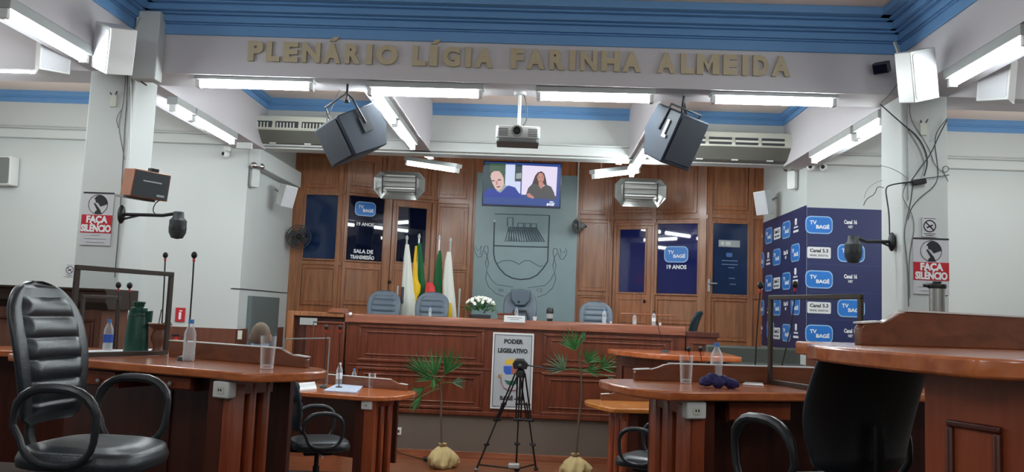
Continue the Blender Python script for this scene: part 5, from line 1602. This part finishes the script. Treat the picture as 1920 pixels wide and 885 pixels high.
fan('round dark wall fan at the left end of the panelling', at(560, 444, 13.15), (.25, -1, -.05), .19, (-.1, .3, .02))
fan('grey wall fan seen nearly edge-on at the right edge of the stone slab', at(1081, 424, 13.8), (-1, -.35, -.1), .12, (-.12, .22, 0), 'grey')

# ================================================================== PALMS
def palm(label, root, crownpts, trunk, fans_, Y):
    R0 = at(root[0], root[1], Y); 
    t = thing('potted_palm', label, 'plant', (R0.x, Y, 0), group='burlap-wrapped palms before the rostrum')
    L = lambda x, y, dy=0: Vector((at(x, y, Y).x-R0.x, dy, at(x, y, Y).z))
    P = [L(*p) for p in trunk]
    P[0].z = .1
    MB().tube(P, [.018]+[.013]*(len(P)-2)+[.010], 8).build('trunk', 'trunk', t, smooth=True)
    def f(u, v):
        a = 2*PI*u
        prof = [(0, 0), (.15, 0), (.185, .05), (.18, .12), (.13, .19), (.07, .235), (.035, .26), (.05, .29), (.02, .28)]
        k = v*(len(prof)-1); i = min(int(k), len(prof)-2); q = k-i
        r = prof[i][0]*(1-q)+prof[i+1][0]*q; z = prof[i][1]*(1-q)+prof[i+1][1]*q
        w_ = 1+.13*math.sin(a*3+z*14)+.09*math.sin(a*8-z*22)+.05*math.sin(a*17+z*31)
        return (r*w_*math.cos(a), r*w_*math.sin(a), z)
    b = MB(); surf(b, f, 60, 30, True); bmesh.ops.remove_doubles(b.bm, verts=b.bm.verts, dist=1e-4)
    b.build('burlap_ball', 'burlap', t, smooth=True, ang=80)
    MB().tube([(.045*math.cos(a*PI/8), .045*math.sin(a*PI/8), .262) for a in range(16)], .008, 5, closed=True).build('tie_string', 'clay', t)
    for (base, cen, ang, spread, ln, n, mt_, dy) in fans_:
        Bp = L(*base); Cp = L(cen[0], cen[1], dy)
        o_ = MB().tube([Bp, (Bp+Cp)/2+Vector((0, 0, .01)), Cp], .005, 5).build('leaf_stalk', 'leafm', t)
        b = MB()
        for i in range(n):
            a = math.radians(ang+spread*(i/(n-1)-.5))+random.uniform(-.04, .04)
            l = ln*(1-.25*abs(i/(n-1)-.5)*2)*random.uniform(.88, 1.08)
            d = Vector((math.cos(a), random.uniform(-.35, .2), math.sin(a))).normalized()
            s_ = d.cross(Vector((0, 1, 0))).normalized()
            prev = None
            for k, (q, w_) in enumerate(((0, .004), (.3, .0105), (.65, .009), (1, .001))):
                c_ = Cp+d*l*q+Vector((0, 0, -.10*l*q*q))
                row = [b.v(c_-s_*w_), b.v(c_+Vector((0, .006, 0))), b.v(c_+s_*w_), b.v(c_+Vector((0, .010, 0)))]
                if prev:
                    for m_ in range(4): b.bm.faces.new([prev[m_], prev[(m_+1) % 4], row[(m_+1) % 4], row[m_]])
                prev = row
        b.build('leaf_fan', mt_, t)
    return t
palm('potted palm with drooping green fans, left of the tripod', (829, 866), None, [(829, 850), (827, 790), (827, 740), (824, 712)],
     [((824, 712), (800, 700), 132, 62, .36, 10, 'leafm', -.1), ((824, 715), (820, 704), 100, 60, .42, 9, 'leafm', -.2), ((824, 714), (834, 702), 66, 60, .44, 11, 'leafm', 0),
      ((824, 718), (812, 712), 150, 60, .30, 7, 'leafm', -.05), ((825, 722), (796, 728), 205, 50, .24, 6, 'leafm', .0), ((825, 720), (850, 716), 10, 60, .20, 6, 'leafg', -.1), ((825, 728), (792, 742), 235, 40, .24, 5, 'leafm', -.1), ((824, 716), (818, 706), 270, 40, .15, 5, 'leafm', -.25)], 10.35)
palm('taller potted palm with pale spread fans, right of the tripod', (1078, 880), None, [(1078, 862), (1084, 800), (1091, 740), (1090, 700), (1085, 668)],
     [((1090, 694), (1058, 692), 140, 110, .30, 10, 'leafg', -.1), ((1086, 668), (1078, 656), 110, 90, .32, 11, 'leafm', -.1), ((1088, 680), (1098, 678), 60, 90, .26, 9, 'leafm', -.25),
      ((1090, 694), (1128, 690), 45, 120, .27, 9, 'leafm', 0), ((1090, 697), (1100, 694), 20, 90, .22, 7, 'leafm', -.15), ((1088, 670), (1092, 640), 80, 30, .16, 4, 'leafg', .0), ((1090, 696), (1140, 706), -40, 50, .14, 5, 'leafg', 0)], 10.05)

# ================================================================== TRIPOD
YT3 = 9.9
ap = at(976, 700, YT3)
t = thing('camera_tripod', 'black video tripod with fluid head in front of the legislative sign', 'tripod', (ap.x, YT3, 0))
zA = ap.z
feet = [(atz(893, 880, .02), 'l'), (atz(1005, 879, .02), 'r'), (None, 'm')]
F1 = feet[0][0]-Vector((ap.x, YT3, 0)); F2 = feet[1][0]-Vector((ap.x, YT3, 0)); F3 = Vector((-.02, .52, .02))
for Fp in (F1, F2, F3):
    Fp.z = .02
    A = Vector((0, 0, zA)); d = (Fp-A); dn = Vector((d.x, d.y, 0)).normalized(); s_ = Vector((-dn.y, dn.x, 0))*.035
    A2 = A+dn*.05
    kz = A2.lerp(Fp, .48); k2 = A2.lerp(Fp, .74)
    b = MB(); b.tube([A2+s_, kz+s_*.8], .011, 6); b.tube([A2-s_, kz-s_*.8], .011, 6); b.tube([A2.lerp(Fp, .30), k2], .010, 6); b.tube([k2, Fp], .013, 6)
    leg = b.build('leg', 'blk', t, smooth=True)
    b = MB(); b.tube([kz-s_*1.6, kz+s_*1.6], .022, 8); b.tube([k2-s_, k2+s_], .018, 8); b.tube([A2.lerp(Fp, .32)-s_*1.3, A2.lerp(Fp, .32)+s_*1.3], .014, 8); b.build('clamp', 'blk', leg, smooth=True)
    MB().ball(Fp+Vector((0, 0, .0)), (.03, .03, .02), 8).build('foot', 'grey' if Fp is F1 else 'blk', leg, smooth=True)
C0 = Vector((0, 0, .10))
b = MB()
for Fp in (F1, F2, F3): b.tube([C0, Fp.lerp(Vector((0, 0, zA)), .05)], .010, 6)
b.ball(C0, .035, 8); b.build('spreader', 'blk', t, smooth=True)
b = MB(); b.lathe([(.05, -.05), (.055, 0), (.05, .03), (.03, .05)], 16, (0, 0, zA)); b.tube([(0, 0, zA), (0, 0, zA-.35)], .014, 8); b.build('bowl', 'blk', t, smooth=True)
MB().prism([(-.07, 0), (.08, 0), (.10, .06), (.05, .11), (-.06, .11), (-.09, .06)], -.05, .05, (Matrix.Translation((-.01, 0, zA+.05))), axis='y').build('fluid_head', 'blk', t, bevel=.01)
MB().box(-.06, .04, -.04, .04, zA+.155, zA+.172).build('camera_plate', 'dgrey', t, bevel=.004)
hE = at(1046, 694, YT3-.1)-Vector((ap.x, YT3, 0))
MB().tube([(.05, 0, zA+.10), hE], .009, 6).build('pan_handle', 'dgrey', t, smooth=True)
MB().ball((-.01, -.06, zA+.09), (.025, .03, .025), 8).build('knob', 'redm' if 0 else 'dgrey', t, smooth=True)
MB().box(-.10, .03, -.1, .0, .12, .17).build('white_clip', 'lgrey', t, bevel=.01)

# ================================================================== ITEMS ON THE SIDE DESKS
Z2 = 1.562
def on(x, y, z=1.56): p = atz(x, y, z); return p
p = on(182, 661); bottle('small water bottle with blue label and cap behind the left framed screen', 0, 0, 0, .92, 'bluel', xyz=(p.x, p.y+.12, Z2), grp='water bottles on the side desks')
p = on(353, 677); bottle('tall water bottle at the left desk between the screen and the tumbler', 0, 0, 0, 1.06, xyz=(p.x, p.y, Z2), grp='water bottles on the side desks')
p = on(1343, 716); bottle('water bottle with bright blue cap behind the navy cloth on the right desk', 0, 0, 0, 1.0, xyz=(p.x, p.y, Z2), grp='water bottles on the side desks', wide=1.1)
p = on(631, 724, 1.05); bottle('clear taller bottle on the farther left desk behind the newspaper', 0, 0, 0, 1.1, 'paper', 'wht', xyz=(p.x, p.y+.1, 1.052), grp='water bottles on the side desks')
p = on(659, 724, 1.05); bottle('small bottle with pale blue cap on the farther left desk behind the newspaper', 0, 0, 0, .82, 'bluel', xyz=(p.x, p.y+.1, 1.052), grp='water bottles on the side desks')
p = on(500, 692); tumbler('clear tumbler at the rounded end of the left desk', p.x, p.y, Z2, .172, .042)
p = on(1286, 719); tumbler('clear tumbler left of the navy cloth on the right desk', p.x, p.y, Z2, .155, .038)
p = on(695, 728, 1.05); tumbler('clear tumbler at the right end of the farther left desk', p.x, p.y+.05, 1.052, .155, .04)
p = on(303, 660); tumbler('small clear tumbler behind the brown gourd on the left desk', p.x, p.y, Z2, .10, .035)
# green thermos
p = on(251, 663)
t = thing('green_thermos', 'tall dark green thermos on the left desk behind the framed screen', 'thermos', (p.x, p.y+.02, Z2))
MB().lathe([(0, 0), (.072, 0), (.074, .01), (.068, .12), (.060, .23), (.057, .255), (0, .255)], 28).build('body', 'green', t, smooth=True, ang=50)
MB().lathe([(.060, .232), (.0615, .236), (.060, .24)], 28).build('ring', plain('thermos ring', rgb(14, 54, 46), .3), t, smooth=True)
MB().lathe([(0, .255), (.050, .255), (.052, .262), (.050, .285), (.030, .292), (.032, .308), (.038, .318), (.036, .325), (0, .325)], 24).build('stopper', 'green', t, smooth=True, ang=40)
MB().prism([(.05, .20), (.085, .195), (.088, .27), (.05, .265)], -.012, .012, axis='y').build('spout_lug', 'green', t, bevel=.003)
# gourd cup on a stand
p = on(291, 664)
t = thing('gourd_cup', 'brown gourd mate cup with wide rim and metal straw beside the green thermos', 'cup', (p.x, p.y+.03, Z2))
MB().lathe([(0, 0), (.042, 0), (.045, .008), (.030, .03), (.030, .05), (.046, .08), (.050, .105), (.040, .135), (.036, .15), (.066, .178), (.076, .184), (.076, .19), (.03, .186), (0, .18)], 28).build('body', 'clay', t, smooth=True, ang=50)
MB().tube([(-.02, 0, .10), (-.005, 0, .20), (.004, 0, .28)], .0035, 6).build('straw', 'chr', t, smooth=True)
b = MB(); b.tube([(.02, 0, .19), (.05, -.01, .205), (.075, .0, .195)], .004, 5); b.build('handle_cord', 'blk', t)
# papers
def sheet(pts, z, mat, lab, th=.004, name='paper_sheet'):
    P = [atz(x, y, z) for x, y in pts]
    tag(MB().prism([(q.x, q.y) for q in P], z, z+th).build(name, mat), lab, 'paper')
sheet([(140, 667), (300, 664), (297, 656), (152, 659)], 1.562, 'paper', 'white sheets lying on the left desk under the framed screen', .008)
sheet([(549, 735), (594, 731), (590, 718), (548, 722)], 1.052, 'paper', 'white paper stack on the farther left desk next to the acrylic screen', .015)
news = plain('newsprint', rgb(176, 186, 206), .7, var=.35, scale=25)
sheet([(606, 734), (668, 738), (684, 722), (630, 722)], 1.052, news, 'folded newspaper on the farther left desk in front of the bottles', .012, 'newspaper')
sheet([(1392, 721), (1432, 724), (1430, 719), (1398, 717)], 1.562, 'paper', 'small white paper under the microphone on the right desk')
# navy cloth heap on the right desk
p = on(1345, 727)
b = MB()
for (dx, dy, dz, r) in ((-.05, 0, .022, .03), (-.02, .01, .032, .034), (.02, .0, .028, .032), (.05, -.005, .020, .030), (.075, -.01, .012, .022), (0, -.02, .018, .028), (-.065, -.01, .014, .02)):
    b.ball((dx*1.15, dy*1.2, dz*1.15), (r*1.3, r*1.15, r*.95), 8)
o_ = b.build('crumpled_cloth', 'mask', smooth=True)
rm = o_.modifiers.new('r', 'REMESH'); rm.mode = 'VOXEL'; rm.voxel_size = .004; rm.use_smooth_shade = True
tx = bpy.data.textures.new('crumple', 'CLOUDS'); tx.noise_scale = .03
dm = o_.modifiers.new('d', 'DISPLACE'); dm.texture = tx; dm.strength = .016; dm.mid_level = .6
o_.location = (p.x, p.y, Z2+.004); tag(o_, 'crumpled navy blue cloth on the right desk in front of the bottle', 'cloth')


def mic(label, base, pts, foam=.02, basesize=.04, red=True, thick=.0045, tagc=None):
    """base: world point; pts: world points of the gooseneck, last one is the head"""
    B = Vector(base); t = thing('gooseneck_microphone', label, 'microphone', B, group='gooseneck microphones')
    P = [Vector(p)-B for p in pts]
    b = MB(); b.lathe([(0, 0), (basesize, 0), (basesize*.9, .018), (.012, .028), (0, .028)], 16); b.build('base', 'dgrey' if tagc is None else 'wht', t, smooth=True)
    Q = [Vector((0, 0, .02))]+P
    MB().tube(Q, thick, 6).build('gooseneck', 'blk', t, smooth=True)
    H = P[-1]; MB().ball(H+Vector((0, 0, foam*.3)), (foam*.95, foam*.95, foam*1.15), 10).build('foam_head', 'blk', t, smooth=True)
    if red:
        d = (Q[-2]-H).normalized(); MB().tube([H+d*foam*.9, H+d*foam*1.9], thick*1.7, 8).build('red_ring', 'redm', t, smooth=True)
    if tagc: MB().box(-.02, .02, -.03, -.02, .02, .04).build('name_tag', 'wht', t)
    return t
p = on(345, 676); Y_ = p.y
mic('left desk microphone rising from beside the tall bottle, right of the screen', (p.x, Y_, Z2), [at(356, 600, Y_), at(361, 530, Y_), at(364, 480, Y_)], .018)
p = on(301, 660); Y_ = p.y
mic('left desk microphone seen through the right edge of the framed screen', (p.x, Y_, Z2), [at(304, 600, Y_), at(308, 530, Y_), at(310, 480, Y_)], .018)
for (bx, hx, hy, lab) in ((224, 222, 536, 'distant microphone above the small screen behind the green thermos, left one'), (246, 243, 537, 'distant microphone just above the green thermos, right one')):
    p = atz(bx, 655, 1.49); Y_ = 6.2; q = at(bx, 600, Y_)
    mic(lab, (q.x, Y_, 1.49), [at(hx+1, 580, Y_), at(hx, hy, Y_)], .022)
for (bx, hx, lab) in ((608, 612, 'thin microphone over the farther left desk by the screen, left one'), (637, 638, 'thin microphone over the farther left desk near the bottles, right one')):
    Y_ = 8.75; q = at(bx, 700, Y_)
    mic(lab, (q.x, Y_, 1.052), [at(hx-2, 660, Y_), at(hx, 615, Y_)], .024)
p = on(1415, 714); Y_ = p.y
mic('microphone with red ring rising left of the right framed screen', (p.x, Y_, Z2), [at(1418, 640, Y_), at(1423, 570, Y_), at(1426, 537, Y_)], .020, .025, tagc=1)
p = on(1462, 712); Y_ = p.y
mic('microphone with red ring seen through the right framed screen', (p.x, Y_, Z2), [at(1467, 680, Y_), at(1482, 620, Y_), at(1489, 570, Y_), at(1491, 535, Y_)], .020, .025, tagc=1)
for (bx, hx, lab) in ((1298, 1291, 'dark microphone head showing behind the right tumbler, left one'), (1318, 1313, 'dark microphone head between the right tumbler and bottle, right one')):
    Y_ = 8.55; q = at(bx, 700, Y_)
    mic(lab, (q.x, Y_, 1.052), [at(bx-1, 690, Y_), at(hx, 656, Y_)], .026)
q = atz(1247, 661, 1.525)
mic('thin pale microphone leaning on the desk before the rostrum right part', (q.x, q.y, 1.526), [at(1243, 645, q.y), at(1236, 620, q.y), at(1232, 604, q.y)], .010, .05, red=False)
# steel pump flask behind the nearest right riser
t = thing('steel_thermos', 'brushed steel thermos with black lid behind the nearest right desk board', 'thermos', (at(1757, 560, 3.62).x, 3.62, 1.844))
h_ = at(1757, 541, 3.62).z-1.844
MB().lathe([(0, 0), (.031, 0), (.031, h_), (0, h_)], 24).build('body', 'stl', t, smooth=True, ang=50)
MB().lathe([(0, h_), (.036, h_), (.038, h_+.008), (.036, h_+.018), (.018, h_+.022), (.018, h_+.03), (0, h_+.03)], 24).build('lid', 'blk', t, smooth=True, ang=50)
MB().tube([(-.03, 0, h_+.01), (-.058, 0, h_+.012)], .007, 6).build('spout', 'blk', t)

# ================================================================== SEATED PERSON behind the left desk
def person(label, loc, rz):
    verts = [(0, 0, .50), (0, -.02, .66), (0, -.03, .84), (0, -.02, .98), (0, 0, 1.06), (0, .015, 1.16), (0, .02, 1.25),
             (-.17, -.02, .98), (-.22, .03, .76), (-.20, .24, .70), (-.19, .31, .70), (.17, -.02, .98), (.22, .03, .76), (.20, .24, .70), (.19, .31, .70),
             (-.10, .05, .50), (-.13, .42, .50), (-.13, .44, .10), (-.13, .56, .04), (.10, .05, .50), (.13, .42, .50), (.13, .44, .10), (.13, .56, .04)]
    edges = [(0, 1), (1, 2), (2, 3), (3, 4), (4, 5), (5, 6), (3, 7), (7, 8), (8, 9), (9, 10), (3, 11), (11, 12), (12, 13), (13, 14), (0, 15), (15, 16), (16, 17), (17, 18), (0, 19), (19, 20), (20, 21), (21, 22)]
    rad = [.14, .14, .15, .12, .06, .085, .08, .07, .05, .035, .03, .07, .05, .035, .03, .09, .07, .05, .04, .09, .07, .05, .04]
    me = bpy.data.meshes.new('person_body'); me.from_pydata(verts, edges, [])
    o = bpy.data.objects.new('person', me); C.objects.link(o); me.materials.append(M['clothes'])
    o.modifiers.new('skin', 'SKIN'); bm = bmesh.new(); bm.from_mesh(me); ly = bm.verts.layers.skin.verify(); bm.verts.ensure_lookup_table()
    for v, r in zip(bm.verts, rad): v[ly].radius = (r, r*.8 if r > .1 else r)
    bm.verts[0][ly].use_root = True
    bm.to_mesh(me); bm.free()
    q = o.modifiers.new('s', 'SUBSURF'); q.levels = 2; q.render_levels = 2; 
    o.location = loc; o.rotation_euler = (0, 0, rz)
    tag(o, label, 'person')
    hc = (0, .03, 1.24)
    MB().ball(hc, (.078, .098, .115), 14).build('head', 'skin', o, smooth=True)
    MB().lathe([(.050, 1.04), (.052, 1.16)], 14, (0, .01, 0)).build('neck', 'skin', o, smooth=True)
    b = MB()
    for s in (-1, 1): b.ball((s*.08, .02, 1.235), (.012, .022, .032), 6)
    b.ball((0, .132, 1.235), (.013, .02, .022), 6); b.build('ears_and_nose', 'skin', o, smooth=True)
    for s in (-1, 1): MB().ball((s*.03, .118, 1.255), (.011, .008, .008), 6).build('eye', 'blk', o)
    MB().ball((0, .122, 1.19), (.024, .008, .006), 6).build('mouth', 'clay', o)
    b = MB()
    def f(u, v):
        a = 2*PI*u; th = v*PI*.62
        k = 1.07+.01*math.sin(a*9+v*6)
        cut = 1 if math.sin(a) < .2 else max(.45, 1-.8*(math.sin(a)-.2))
        th *= cut
        return (hc[0]+.078*k*math.sin(th)*math.cos(a), hc[1]+.098*k*math.sin(th)*math.sin(a), hc[2]+.115*k*math.cos(th))
    surf(b, f, 36, 12, True); b.build('hair', 'hair', o, smooth=True)
    return o
p = at(489, 605, 6.75)
pe = person('seated person seen from behind, short grey-brown hair and pale shirt, beyond the left desk', (p.x, 6.75, p.z-1.36), .15)
st_ = thing('stool', 'low dark stool under the seated person', 'stool', (p.x, 6.75, .29))
zs = p.z-1.36+.42-.29
MB().lathe([(0, zs-.05), (.19, zs-.05), (.2, zs-.02), (.18, zs), (0, zs)], 24).build('seat', 'lea', st_, smooth=True)
for k in range(4):
    a = PI/4+k*PI/2; MB().tube([(.12*math.cos(a), .12*math.sin(a), zs-.05), (.17*math.cos(a), .17*math.sin(a), 0)], .014, 8).build('leg', 'blk', st_)
